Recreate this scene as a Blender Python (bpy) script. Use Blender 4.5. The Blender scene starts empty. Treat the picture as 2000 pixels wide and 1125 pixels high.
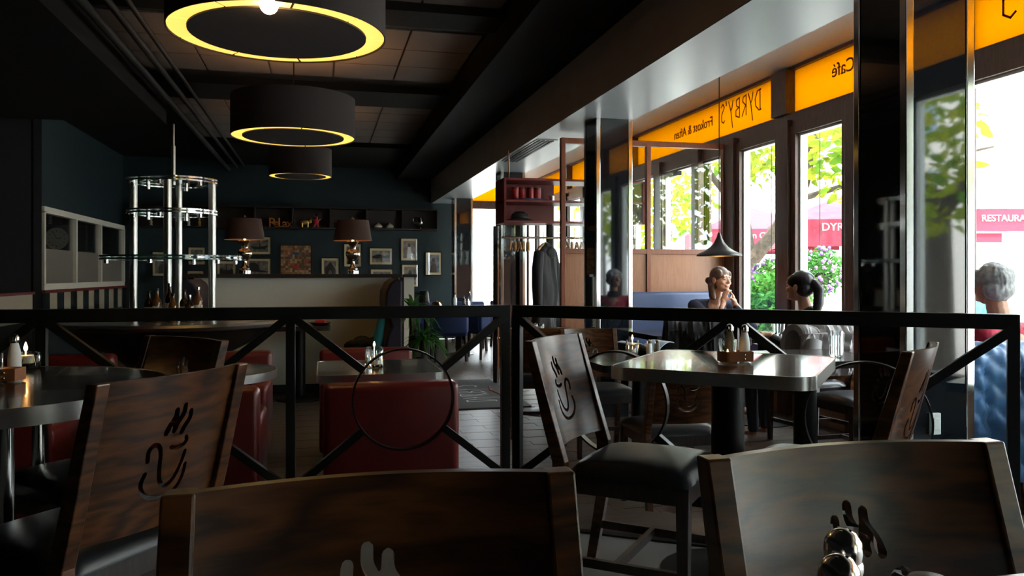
import bpy, math, random
from mathutils import Vector, Matrix, noise
R = math.radians
scene = bpy.context.scene
COL = scene.collection
random.seed(7)

# ------------------------------------------------------------------ camera, world, sun, exposure
# room axes: +Y runs along the window front towards the far wall, +X towards the street; metres
cam = bpy.data.cameras.new('camera'); camo = bpy.data.objects.new('camera', cam); COL.objects.link(camo)
camo.location = (0, 0, 1.075); camo.rotation_euler = (R(90), 0, R(-13.4))
cam.sensor_width = 36; cam.lens = 28.31; cam.shift_y = -0.01375; cam.clip_start = 0.02; cam.clip_end = 300
scene.camera = camo
w = bpy.data.worlds.new('sky'); scene.world = w; w.use_nodes = True
bgn = w.node_tree.nodes['Background']
bgn.inputs[0].default_value = (0.90, 0.96, 1.0, 1); bgn.inputs[1].default_value = 5.5
sun = bpy.data.lights.new('sun_offscreen', 'SUN'); sun.energy = 5.0; sun.angle = R(2); sun.color = (1.0, 0.94, 0.82)
suno = bpy.data.objects.new('sun_offscreen', sun); COL.objects.link(suno); suno.rotation_euler = (R(28), R(-22), 0)
vs = scene.view_settings
scene.display_settings.display_device = 'sRGB'
vs.view_transform = 'Standard'; vs.look = 'None'; vs.gamma = 1; vs.use_curve_mapping = False
vs.exposure = 1.75
scene.cycles.sample_clamp_indirect = 6.0
scene.cycles.max_bounces = 8

# ------------------------------------------------------------------ helpers
LF = -0.19          # the lower dining floor; the raised platform is z = 0
class MB:
    def __init__(s): s.v = []; s.f = []
    def add(s, vs_, fs_):
        n = len(s.v); s.v += [tuple(p) for p in vs_]; s.f += [tuple(i + n for i in f) for f in fs_]; return s
    def box(s, x0, x1, y0, y1, z0, z1):
        return s.add([(x0,y0,z0),(x1,y0,z0),(x1,y1,z0),(x0,y1,z0),(x0,y0,z1),(x1,y0,z1),(x1,y1,z1),(x0,y1,z1)],
                     [(0,3,2,1),(4,5,6,7),(0,1,5,4),(1,2,6,5),(2,3,7,6),(3,0,4,7)])
    def bar(s, p, q, wd, ht, up=(0,0,1)):
        p = Vector(p); q = Vector(q); d = (q-p).normalized(); u = Vector(up)
        a = d.cross(u)
        if a.length < 1e-4: a = d.cross(Vector((1,0,0)))
        a.normalize(); b = a.cross(d).normalized(); a *= wd/2; b *= ht/2
        vs_ = [c + sa*a + sb*b for c in (p, q) for sa, sb in ((-1,-1),(1,-1),(1,1),(-1,1))]
        return s.add(vs_, [(0,1,2,3),(7,6,5,4),(0,4,5,1),(1,5,6,2),(2,6,7,3),(3,7,4,0)])
    def tube(s, path, r, n=10, cap=True):
        path = [Vector(p) for p in path]; m = len(path)
        rs = r if isinstance(r, (list, tuple)) else [r]*m
        t0 = (path[1]-path[0]).normalized()
        a = t0.orthogonal().normalized(); rings = []
        for i, p in enumerate(path):
            t = (path[min(i+1,m-1)]-path[max(i-1,0)]).normalized()
            a = (a - t*a.dot(t)).normalized(); b = t.cross(a)
            rings.append([p + rs[i]*(math.cos(2*math.pi*k/n)*a + math.sin(2*math.pi*k/n)*b) for k in range(n)])
        vs_ = [q for rg in rings for q in rg]; fs = []
        for i in range(m-1):
            for k in range(n):
                k2 = (k+1) % n; fs.append((i*n+k, i*n+k2, (i+1)*n+k2, (i+1)*n+k))
        if cap: fs += [tuple(range(n-1,-1,-1)), tuple((m-1)*n+k for k in range(n))]
        return s.add(vs_, fs)
    def lathe(s, prof, c=(0,0,0), n=28, cap=True):
        vs_ = []; fs = []; m = len(prof)
        for r, z in prof:
            for k in range(n):
                t = 2*math.pi*k/n; vs_.append((c[0]+r*math.cos(t), c[1]+r*math.sin(t), c[2]+z))
        for i in range(m-1):
            for k in range(n):
                k2 = (k+1) % n; fs.append((i*n+k, i*n+k2, (i+1)*n+k2, (i+1)*n+k))
        if cap:
            if prof[0][0] > 1e-5: fs.append(tuple(range(n-1,-1,-1)))
            if prof[-1][0] > 1e-5: fs.append(tuple((m-1)*n+k for k in range(n)))
        return s.add(vs_, fs)
    def prism(s, poly, z0, z1, f=lambda x, y, z: (x, y, z)):
        n = len(poly)
        vs_ = [f(x, y, z0) for x, y in poly] + [f(x, y, z1) for x, y in poly]
        return s.add(vs_, [tuple(range(n-1,-1,-1)), tuple(range(n,2*n))] + [(i,(i+1)%n,(i+1)%n+n,i+n) for i in range(n)])
    def ball(s, c, r, nu=14, nv=9, rot=None):
        rr = r if isinstance(r, (tuple, list)) else (r,r,r); vs_ = []; fs = []
        for j in range(nv+1):
            ph = math.pi*j/nv
            for k in range(nu):
                th = 2*math.pi*k/nu
                p = Vector((rr[0]*math.sin(ph)*math.cos(th), rr[1]*math.sin(ph)*math.sin(th), rr[2]*math.cos(ph)))
                if rot: p = rot @ p
                vs_.append(p + Vector(c))
        for j in range(nv):
            for k in range(nu):
                k2 = (k+1) % nu; fs.append((j*nu+k, (j+1)*nu+k, (j+1)*nu+k2, j*nu+k2))
        return s.add(vs_, fs)
    def mesh(s, name, smooth=False):
        me = bpy.data.meshes.new(name); me.from_pydata(s.v, [], s.f); me.validate(); me.update()
        if smooth:
            me.polygons.foreach_set('use_smooth', [True]*len(me.polygons))
            try: me.set_sharp_from_angle(angle=R(40))
            except Exception: pass
        return me
    def build(s, name, m, parent=None, smooth=False, bev=0, kind=None, loc=None, rz=0):
        o = bpy.data.objects.new(name, s.mesh(name, smooth)); o.data.materials.append(m); COL.objects.link(o)
        if parent: o.parent = parent
        if loc: o.location = loc
        if rz: o.rotation_euler.z = rz
        if bev:
            b = o.modifiers.new('bevel', 'BEVEL'); b.width = bev; b.segments = 2; b.limit_method = 'ANGLE'
        if kind: o['kind'] = kind
        return o

def tag(o, label, cat=None, group=None, kind=None):
    o['label'] = label
    if cat: o['category'] = cat
    if group: o['group'] = group
    if kind: o['kind'] = kind
    return o
def thing(name, label, cat, loc=(0,0,0), rz=0, group=None, kind=None):
    o = bpy.data.objects.new(name, None); o.empty_display_size = 0.1; COL.objects.link(o)
    o.location = loc; o.rotation_euler.z = R(rz)
    return tag(o, label, cat, group, kind)
def copy_tree(o, parent=None):
    c = o.copy(); COL.objects.link(c)
    if parent: c.parent = parent
    for ch in o.children: copy_tree(ch, c)
    return c
def place(proto, used, loc, rz, label, group=None):
    o = proto if not used else copy_tree(proto)
    used.append(o); o.location = loc; o.rotation_euler.z = R(rz); o['label'] = label
    if group: o['group'] = group
    return o
def rrect(x0, x1, y0, y1, r, n=6):
    pts = []
    for cx, cy, a0 in ((x1-r,y1-r,0),(x0+r,y1-r,90),(x0+r,y0+r,180),(x1-r,y0+r,270)):
        for k in range(n+1):
            a = R(a0+90*k/n); pts.append((cx+r*math.cos(a), cy+r*math.sin(a)))
    return pts

# ------------------------------------------------------------------ materials
def nodes(name):
    m = bpy.data.materials.new(name); m.use_nodes = True
    nt = m.node_tree; return m, nt, nt.nodes['Principled BSDF']
def mat(name, c, rough=0.5, metal=0.0, spec=0.5, coat=0.0, bump=0.0, bscale=200.0, var=0.0, vscale=4.0, emis=None, es=0.0, trans=0.0, alpha=None):
    m, nt, b = nodes(name); L = nt.links
    b.inputs['Base Color'].default_value = (*c, 1); b.inputs['Roughness'].default_value = rough
    b.inputs['Metallic'].default_value = metal; b.inputs['Specular IOR Level'].default_value = spec
    b.inputs['Coat Weight'].default_value = coat; b.inputs['Transmission Weight'].default_value = trans
    if emis: b.inputs['Emission Color'].default_value = (*emis, 1); b.inputs['Emission Strength'].default_value = es
    tc = None
    if var or bump: tc = nt.nodes.new('ShaderNodeTexCoord')
    if var:
        n = nt.nodes.new('ShaderNodeTexNoise'); n.inputs['Scale'].default_value = vscale; n.inputs['Detail'].default_value = 5
        cr = nt.nodes.new('ShaderNodeValToRGB'); e = cr.color_ramp.elements
        e[0].position = .3; e[1].position = .7
        e[0].color = (*[x*(1-var) for x in c], 1); e[1].color = (*[min(1,x*(1+var)) for x in c], 1)
        L.new(tc.outputs['Object'], n.inputs['Vector']); L.new(n.outputs['Fac'], cr.inputs['Fac']); L.new(cr.outputs['Color'], b.inputs['Base Color'])
    if bump:
        n2 = nt.nodes.new('ShaderNodeTexNoise'); n2.inputs['Scale'].default_value = bscale
        bp = nt.nodes.new('ShaderNodeBump'); bp.inputs['Strength'].default_value = bump; bp.inputs['Distance'].default_value = .003
        L.new(tc.outputs['Object'], n2.inputs['Vector']); L.new(n2.outputs['Fac'], bp.inputs['Height']); L.new(bp.outputs['Normal'], b.inputs['Normal'])
    return m
def wood(name, c0, c1, rough=0.35, sc=(3,1,18), coat=0.2, streak=0.6, bump=0.04, spec=0.5, rings=7):
    m, nt, b = nodes(name); L = nt.links; N = nt.nodes.new
    tc = N('ShaderNodeTexCoord'); oi = N('ShaderNodeObjectInfo'); mp = N('ShaderNodeMapping'); mp.inputs['Scale'].default_value = sc
    ad = N('ShaderNodeVectorMath'); ad.operation = 'ADD'
    ml = N('ShaderNodeMath'); ml.operation = 'MULTIPLY'; ml.inputs[1].default_value = 17
    L.new(oi.outputs['Random'], ml.inputs[0]); L.new(tc.outputs['Object'], ad.inputs[0]); L.new(ml.outputs[0], ad.inputs[1])
    L.new(ad.outputs[0], mp.inputs['Vector'])
    n1 = N('ShaderNodeTexNoise'); n1.inputs['Scale'].default_value = 1.2; n1.inputs['Detail'].default_value = 3
    L.new(mp.outputs[0], n1.inputs['Vector'])
    wv = N('ShaderNodeMath'); wv.operation = 'MULTIPLY'; wv.inputs[1].default_value = rings
    L.new(n1.outputs['Fac'], wv.inputs[0])
    fr = N('ShaderNodeMath'); fr.operation = 'PINGPONG'; fr.inputs[1].default_value = .5; L.new(wv.outputs[0], fr.inputs[0])
    f2 = N('ShaderNodeMath'); f2.operation = 'MULTIPLY'; f2.inputs[1].default_value = 2; L.new(fr.outputs[0], f2.inputs[0]); fr = f2
    n2 = N('ShaderNodeTexNoise'); n2.inputs['Scale'].default_value = 9; n2.inputs['Detail'].default_value = 6
    mp2 = N('ShaderNodeMapping'); mp2.inputs['Scale'].default_value = tuple(x*(2.2 if i != 2 else 4.5) for i, x in enumerate(sc))
    L.new(ad.outputs[0], mp2.inputs['Vector']); L.new(mp2.outputs[0], n2.inputs['Vector'])
    mx = N('ShaderNodeMix'); mx.inputs[0].default_value = 1-streak
    L.new(fr.outputs[0], mx.inputs[2]); L.new(n2.outputs['Fac'], mx.inputs[3])
    cr = N('ShaderNodeValToRGB'); e = cr.color_ramp.elements; e[0].color = (*c0,1); e[1].color = (*c1,1); e[0].position = .25; e[1].position = .8
    L.new(mx.outputs[0], cr.inputs['Fac']); L.new(cr.outputs['Color'], b.inputs['Base Color'])
    b.inputs['Roughness'].default_value = rough; b.inputs['Coat Weight'].default_value = coat; b.inputs['Coat Roughness'].default_value = .2
    b.inputs['Specular IOR Level'].default_value = spec
    bp = N('ShaderNodeBump'); bp.inputs['Strength'].default_value = bump; bp.inputs['Distance'].default_value = .002
    L.new(n2.outputs['Fac'], bp.inputs['Height']); L.new(bp.outputs['Normal'], b.inputs['Normal'])
    return m
def glassy(name, tint=(1,1,1), gloss=0.08, rough=0.0):
    m = bpy.data.materials.new(name); m.use_nodes = True; nt = m.node_tree; nt.nodes.clear(); N = nt.nodes.new; L = nt.links
    o = N('ShaderNodeOutputMaterial'); t = N('ShaderNodeBsdfTransparent'); g = N('ShaderNodeBsdfGlossy'); x = N('ShaderNodeMixShader')
    t.inputs[0].default_value = (*tint,1); g.inputs['Roughness'].default_value = rough
    lw = N('ShaderNodeLayerWeight'); lw.inputs[0].default_value = .5
    pw = N('ShaderNodeMath'); pw.operation = 'POWER'; pw.inputs[1].default_value = 4
    mu = N('ShaderNodeMath'); mu.operation = 'MULTIPLY_ADD'; mu.inputs[1].default_value = .6; mu.inputs[2].default_value = gloss; mu.use_clamp = True
    L.new(lw.outputs['Facing'], pw.inputs[0]); L.new(pw.outputs[0], mu.inputs[0]); L.new(mu.outputs[0], x.inputs[0]); L.new(t.outputs[0], x.inputs[1]); L.new(g.outputs[0], x.inputs[2]); L.new(x.outputs[0], o.inputs[0])
    return m
def translucent(name, c, tr=0.75):
    m = bpy.data.materials.new(name); m.use_nodes = True; nt = m.node_tree; nt.nodes.clear(); N = nt.nodes.new; L = nt.links
    o = N('ShaderNodeOutputMaterial'); t = N('ShaderNodeBsdfTranslucent'); d = N('ShaderNodeBsdfDiffuse'); x = N('ShaderNodeMixShader')
    t.inputs[0].default_value = (*c,1); d.inputs[0].default_value = (*c,1); x.inputs[0].default_value = tr
    L.new(d.outputs[0], x.inputs[1]); L.new(t.outputs[0], x.inputs[2]); L.new(x.outputs[0], o.inputs[0])
    return m
def leafmat(name, c0, c1):
    m = bpy.data.materials.new(name); m.use_nodes = True; nt = m.node_tree; nt.nodes.clear(); N = nt.nodes.new; L = nt.links
    o = N('ShaderNodeOutputMaterial'); t = N('ShaderNodeBsdfTranslucent'); d = N('ShaderNodeBsdfDiffuse'); x = N('ShaderNodeMixShader'); x.inputs[0].default_value = .45
    tc = N('ShaderNodeTexCoord'); n = N('ShaderNodeTexNoise'); n.inputs['Scale'].default_value = 2.5; cr = N('ShaderNodeValToRGB'); e = cr.color_ramp.elements
    e[0].color = (*c0,1); e[1].color = (*c1,1); e[0].position = .35; e[1].position = .65
    L.new(tc.outputs['Object'], n.inputs['Vector']); L.new(n.outputs['Fac'], cr.inputs['Fac'])
    L.new(cr.outputs[0], t.inputs[0]); L.new(cr.outputs[0], d.inputs[0]); L.new(d.outputs[0], x.inputs[1]); L.new(t.outputs[0], x.inputs[2]); L.new(x.outputs[0], o.inputs[0])
    return m
M = dict(
 chair=wood('dark_stained_wood', (.020,.007,.003), (.105,.037,.010), .28, (1.6,1.6,7), .05, .55, .06, .45, 10),
 frame=wood('black_brown_frame_wood', (.010,.006,.005), (.030,.016,.011), .38, (14,14,2), .15),
 winwood=wood('reddish_window_timber', (.045,.020,.014), (.085,.038,.025), .45, (14,14,1.5), .1),
 panelwood=wood('cherry_panel_wood', (.30,.125,.060), (.40,.185,.095), .42, (16,16,1.2), .1, .3),
 framewood=wood('cherry_frame_wood', (.20,.062,.032), (.30,.105,.055), .42, (16,16,1.2), .1, .3),
 plank=wood('dark_floor_wood', (.034,.023,.017), (.080,.055,.038), .42, (3,16,3), .0, .4, .04, .3),
 vinyl=mat('grey_vinyl_floor', (.15,.155,.15), .4, var=.12, vscale=3),
 black=mat('black_painted_steel', (.004,.0045,.0045), .4, .0, .3),
 blackwall=mat('black_wall_paint', (.006,.0065,.007), .85, spec=.15),
 teal=mat('dark_teal_wall_paint', (.009,.025,.031), .6, var=.1, vscale=2, bump=.1, bscale=90),
 tealblue=mat('petrol_wall_paint', (.010,.035,.052), .5, var=.1),
 ceil=mat('dark_ceiling_paint', (.008,.0075,.0075), .8, spec=.2),
 tile=mat('brown_grey_ceiling_tile', (.15,.125,.11), .8, bump=.2, bscale=120),
 grid=mat('ceiling_grid_metal', (.03,.028,.026), .5),
 beam=mat('taupe_beam_paint', (.55,.48,.41), .7, var=.06, bump=.15, bscale=120),
 soffit=mat('pale_grey_satin_soffit', (.27,.30,.32), .32, spec=.5),
 whiteceil=mat('white_bay_ceiling', (.42,.40,.37), .6),
 granite=mat('polished_black_stone', (.006,.010,.014), .035, 0, .85, var=.2, vscale=60),
 chrome=mat('polished_chrome', (.75,.76,.76), .12, 1),
 steel=mat('brushed_steel', (.52,.52,.50), .28, 1, bump=.05, bscale=300),
 tabletop=mat('grey_green_laminate', (.052,.050,.042), .16, .0, .75, coat=.3),
 darktop=mat('dark_laminate', (.022,.017,.017), .2, 0, .6, coat=.2),
 white=mat('white_table_laminate', (.75,.76,.78), .25),
 leather=mat('black_leather', (.006,.008,.010), .34, 0, .4, bump=.12, bscale=320),
 red=mat('oxblood_leather', (.120,.010,.009), .34, 0, .5, bump=.12, bscale=260),
 redlac=mat('dark_red_lacquer', (.165,.018,.018), .4),
 blue=mat('royal_blue_upholstery', (.012,.028,.110), .55, bump=.15, bscale=300),
 benchblue=mat('slate_blue_bench_leather', (.055,.085,.175), .42, bump=.08, bscale=200),
 partition=mat('off_white_partition_panel', (.80,.79,.70), .75),
 cream=mat('cream_frame_paint', (.80,.77,.66), .5),
 frost=mat('frosted_panel', (.20,.18,.15), .5),
 velvet=mat('dark_plum_velvet', (.012,.008,.020), .8, var=.5, vscale=9),
 brownlea=mat('dark_brown_leather', (.040,.026,.019), .45),
 shade=mat('brown_lamp_shade', (.060,.024,.016), .75, bump=.1, bscale=400),
 drum=mat('dark_brown_drum_fabric', (.030,.020,.019), .8, bump=.1, bscale=400),
 drumglow=mat('warm_lit_diffuser', (.9,.7,.3), .6, emis=(1.0,.56,.10), es=.46),
 bulb=mat('lit_bulb', (1,.9,.7), .4, emis=(1.0,.70,.30), es=24),
 flame=mat('candle_flame', (1,.8,.4), .5, emis=(1.0,.48,.14), es=8),
 wax=mat('candle_wax', (.85,.78,.62), .5),
 silver=mat('polished_silver', (.70,.68,.65), .17, 1),
 glass=mat('clear_glass', (.95,1,1), .02, 0, .5, trans=1.0),
 pane=glassy('window_pane', (.98,1,1), .05),
 darkpane=glassy('interior_pane', (.88,.88,.88), .06),
 shelfglass=glassy('rack_glass', (.75,.85,.82), .18),
 glassedge=mat('green_glass_edge', (.02,.06,.045), .1, 0, .8),
 yellow=translucent('yellow_sign_acrylic', (.50,.275,.003), .8),
 lettering=translucent('lettering_shadow', (.22,.10,.004), .85),  # darker yellow stands for the letters' shadow through the sheet
 shelfwood=mat('dark_brown_shelf', (.026,.016,.013), .5),
 orange=mat('orange_wood_letters', (.62,.20,.04), .5),
 cream2=mat('cream_ceramic', (.62,.56,.42), .4),
 gold=mat('gold_striped', (.55,.33,.08), .35, .4, var=.5, vscale=40),
 redpl=mat('bright_red_enamel', (.55,.03,.03), .35),
 matb=mat('cream_picture_mount', (.90,.68,.40), .6),
 photo=mat('sepia_photo_print', (.30,.25,.20), .25, var=.55, vscale=16),
 photob=mat('blue_grey_photo_print', (.25,.26,.29), .25, var=.55, vscale=16),
 ink=mat('dark_photo_ink', (.035,.03,.028), .3),
 leatherstrap=mat('tan_leather_strap', (.30,.105,.035), .5, bump=.1, bscale=200),
 salt=mat('white_salt', (.75,.77,.76), .6), pepper=mat('ground_pepper', (.14,.12,.07), .7),
 matrug=mat('dark_grey_door_mat', (.060,.060,.064), .95, bump=.5, bscale=500),
 whiteprint=mat('white_mat_print', (.55,.55,.55), .9), redprint=mat('red_mat_print', (.40,.03,.03), .9),
 skin=mat('skin', (.52,.28,.19), .45), skin2=mat('tan_skin', (.36,.19,.12), .45), lips=mat('lips', (.45,.13,.11), .4),
 eyew=mat('eye_white', (.7,.68,.65), .3), iris=mat('iris', (.03,.035,.04), .2),
 blond=mat('light_brown_hair', (.10,.05,.024), .45, var=.4, vscale=40), blackhair=mat('black_hair', (.008,.008,.011), .35, var=.4, vscale=40),
 greyhair=mat('grey_hair', (.36,.37,.37), .6, var=.35, vscale=30, bump=.6, bscale=60),
 navy=mat('navy_knit', (.012,.018,.045), .85), stripe=mat('white_knit_stripe', (.6,.6,.6), .85), blacktop=mat('black_knit', (.010,.011,.014), .85),
 crimson=mat('crimson_knit', (.42,.012,.045), .8, bump=.2, bscale=150), jean=mat('dark_denim', (.02,.025,.04), .85),
 quilt=mat('steel_blue_quilted_nylon', (.055,.16,.34), .42), greycoat=mat('grey_jacket_cloth', (.30,.29,.29), .65, bump=.2, bscale=120),
 coat=mat('black_coat_cloth', (.004,.0045,.006), .8, bump=.3, bscale=150),
 tealcloth=mat('teal_cloth', (.01,.17,.18), .8), paper=mat('pale_blue_paper', (.50,.62,.74), .6), napkin=mat('white_napkin', (.7,.72,.75), .8),
 hanger=mat('pale_wood_hanger', (.50,.30,.13), .45), copper=mat('copper_foil', (.62,.26,.12), .2, 1),
 bottle=mat('dark_brown_bottle_glass', (.03,.015,.008), .06, 0, .8), amber=mat('amber_bottle_glass', (.16,.06,.015), .06, 0, .8), labelp=mat('bottle_label', (.6,.55,.42), .6),
 leaf=leafmat('houseplant_leaf', (.035,.13,.03), (.09,.24,.06)), bark=mat('bark', (.06,.047,.034), .9, var=.4, vscale=20, bump=.6, bscale=40),
 treeleaf=leafmat('chestnut_leaf', (.10,.20,.022), (.30,.32,.03)), bushleaf=leafmat('bright_bush_leaf', (.03,.13,.025), (.07,.22,.045)),
 petal=mat('purple_petal', (.20,.08,.38), .6), awning=mat('raspberry_awning_cloth', (.17,.008,.026), .8), awntext=mat('white_awning_print', (.8,.8,.8), .7),
 paving=mat('pale_paving', (.42,.40,.37), .8, var=.1), render=mat('pale_render', (.62,.60,.56), .8), glazing=mat('blue_grey_glazing', (.12,.2,.27), .1, 0, .7),
 tan=mat('tan_wood_wainscot', (.34,.19,.10), .5, var=.15, vscale=6), plasticw=mat('white_plastic', (.65,.72,.70), .4), sky_shirt=mat('cyan_shirt', (.03,.42,.70), .8),
 redcan=mat('red_tin', (.45,.03,.03), .3), blueplate=mat('blue_glaze', (.03,.12,.22), .3), mirror=mat('mirror_tile', (.85,.88,.9), .03, 1), beige=mat('beige_tile', (.50,.45,.33), .4),
)
# ------------------------------------------------------------------ the setting
S = 'structure'
PLAT = [(-5,-4),(4.1,-4),(4.1,1.64),(.90,3.77),(-5,3.77)]
fl = MB().prism(PLAT, LF-.1, 0.0).build('floor', M['plank']); tag(fl, 'raised dining platform floor in front of the black railing', 'floor', kind=S)
vy = MB().prism([(-5,-4),(4.1,-4),(4.1,1.16),(.66,3.45),(-5,3.45)], 0.0, .004).build('vinyl_sheet', M['vinyl'], fl); vy['label'] = 'grey vinyl sheet on the platform'
tr = MB().bar((-5,3.45,.006),(.66,3.45,.006),.04,.012).bar((.66,3.45,.006),(4.1,1.16,.006),.04,.012).build('trim_1', M['black']); tag(tr, 'black metal strip where grey vinyl meets dark wood floor', 'trim', kind=S)
lo = MB().box(-5,4.1,1.2,15.6,LF-.1,LF-.004).build('floor', M['plank']); tag(lo, 'dark wood block floor of the lower dining room', 'floor', kind=S)
pm = [MB().box(-.2185,.2185,-.0685,.0685,-.008,0), MB().box(-.2185,.2185,-.0685,.0685,-.008,.0015), MB().box(-.2185,.2185,-.0685,.0685,-.008,-.001)]
pm = [b.mesh('plank') for b in pm]
for m_ in pm: m_.materials.append(M['plank'])
rest = MB()
ny = 0
for j in range(int((15.5-3.8)/.14)):
    y = 3.87 + j*.14
    for i in range(-12, 11):
        x = i*.44 + (.22 if j % 2 else 0)
        if x > 3.85 or x < -3.2: continue
        if -.5 < x < 3.2 and 4.05 < y < 9.0:
            o = bpy.data.objects.new('plank', pm[(i*7+j*3) % 3]); COL.objects.link(o); o.parent = lo; o.location = (x, y, LF)
        else:
            rest.box(x-.2185,x+.2185,y-.0685,y+.0685,LF-.008,LF)
rest.build('plank_field', M['plank'], lo, kind='stuff')

# ceiling with tiles, dark ribs and bulkheads
ce = MB().box(-5,2.1,-4,15.6,3.185,3.3).build('ceiling', M['ceil']); tag(ce, 'dark ceiling with square brown grey tiles', 'ceiling', kind=S)
tm = MB().prism(rrect(-.305,.305,-.295,.295,.012,2), -.014, 0).mesh('ceiling_tile'); tm.materials.append(M['tile'])
MB().box(-1.76,1.43,2.0,13.1,3.178,3.19).build('ceiling_grid', M['grid'], ce)
for i in range(5):
    for j in range(18):
        y = 2.35 + j*.61
        if 6.15 < y < 6.65 or 9.0 < y < 9.9 or y > 13: continue
        o = bpy.data.objects.new('ceiling_tile', tm); COL.objects.link(o); o.parent = ce; o.location = (-1.44+i*.63, y, 3.178)
for k, (y0, y1) in enumerate(((6.2,6.6),(9.05,9.85),(13.05,15.6),(2.9,3.4))):
    MB().box(-1.8,1.43,y0,y1,3.095,3.2).build('ceiling_rib', M['ceil'], ce)
bh = MB().box(1.43,2.11,-4,15.6,2.90,3.2).build('beam', M['ceil']); tag(bh, 'black ceiling bulkhead beside the taupe beam', 'beam', kind=S)
bl = MB().box(-5,-1.75,-4,10.1,2.825,3.2).build('beam', mat('grey_bulkhead', (.012,.010,.010), .8, spec=.2)); tag(bl, 'wide dark duct bulkhead hanging over the bar side', 'beam', kind=S)
for k, (x, z, r) in enumerate(((-1.62,2.98,.035),(-1.48,3.03,.028),(-1.36,3.06,.022))):
    p = MB().tube([(x,-3.9,z),(x,15.5,z)], r, 10).build('ceiling_pipe', mat('grey_pipe_%d' % k, (.022,.020,.019), .6, spec=.3), smooth=True)
    tag(p, ['thickest dark pipe under the ceiling next to the duct bulkhead','middle dark pipe under the ceiling between two other pipes','thinnest dark pipe under the ceiling beside the tiles'][k], 'pipe', 'pipes along the ceiling')
be = MB().box(2.10,2.70,-4,15.6,2.45,2.98).build('beam', M['beam']); tag(be, 'long taupe boxed beam over the row of columns', 'beam', kind=S)
so = MB().box(2.10,2.70,-4,15.6,2.444,2.452).build('soffit_panel', M['soffit'], be)
bc = MB().box(2.70,4.3,-4,15.6,2.93,3.1).build('ceiling', M['whiteceil']); tag(bc, 'pale ceiling of the window bay', 'ceiling', kind=S)
vt = thing('air_vent', 'long slotted air vent in the pale soffit near the coat rack', 'vent', (2.25,8.72,2.444))
MB().box(-.11,.11,-.83,.83,-.006,.002).build('frame', M['soffit'], vt)
for k in range(4): MB().box(-.085+k*.047,-.060+k*.047,-.79,.79,-.012,-.004).build('slot', M['grid'], vt)

# columns
def column(y, label):
    c = thing('column', label, 'column', (2.525,y+.1675,0), kind=S)
    MB().box(-.1625,.1625,-.1625,.1625,LF,2.45).build('stone_cladding', M['granite'], c)
    for sx in (-1,1):
        for sy in (-1,1):
            x = sx*.150; yy = sy*.150
            MB().box(x-.0195,x+.0195,yy-.0195,yy+.0195,LF,2.446).build('corner_strip', M['chrome'], c, bev=.004)
    return c
column(2.8625, 'black stone column with chrome corners right behind the railing')
column(6.70, 'black stone column with chrome corners beside the wood partition')
column(10.5375, 'black stone column with chrome corners behind the red shelf')
column(14.375, 'black stone column with chrome corners by the end window')
column(-.975, 'black stone column with chrome corners beside the white topped table')
sw = thing('wall_switch', 'small white switch plate low on the black column', 'switch', (2.495,2.8625,.45))
MB().box(-.025,.025,-.010,.003,-.045,.045).build('plate', M['plasticw'], sw, bev=.003)
MB().box(-.013,.013,-.014,-.008,-.025,.025).build('rocker', M['plasticw'], sw, bev=.002)

# walls
wb = MB().box(-5,2.68,15.6,15.8,LF,3.2).build('wall_back', M['teal']); tag(wb, 'dark teal end wall with pictures and niche shelf', 'wall', kind=S)
wl = MB().box(-3.60,-3.425,11.2,15.6,1.91,3.2).box(-3.60,-3.425,11.2,15.6,LF,.55).box(-3.60,-3.425,15.5,15.6,.5,2).build('wall_left', M['teal']); tag(wl, 'dark teal side wall around the white serving window', 'wall', kind=S)
wk = MB().box(-5,-3.425,-4,10.9,LF,3.2).build('wall_left', M['blackwall']); tag(wk, 'black side wall next to the bar', 'wall', kind=S)
wp = MB().box(-3.62,-3.40,10.9,11.2,LF,3.2).build('wall_post', M['blackwall']); tag(wp, 'black post between the black wall and the serving window', 'post', kind=S)
MB().box(-5.1,-4.6,10.9,15.6,LF,3.2).box(-4.6,-3.62,14.0,14.1,LF,3.2).build('wall_far', mat('dim_kitchen_wall', (.05,.045,.04), .7)); tag(bpy.data.objects['wall_far'], 'dim kitchen wall behind the serving window', 'wall', kind=S)
wr = MB().box(-5,4.1,-4.2,-4,LF,3.2).build('wall_front', M['blackwall']); tag(wr, 'dark wall at the near end of the room', 'wall', kind=S)

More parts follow.
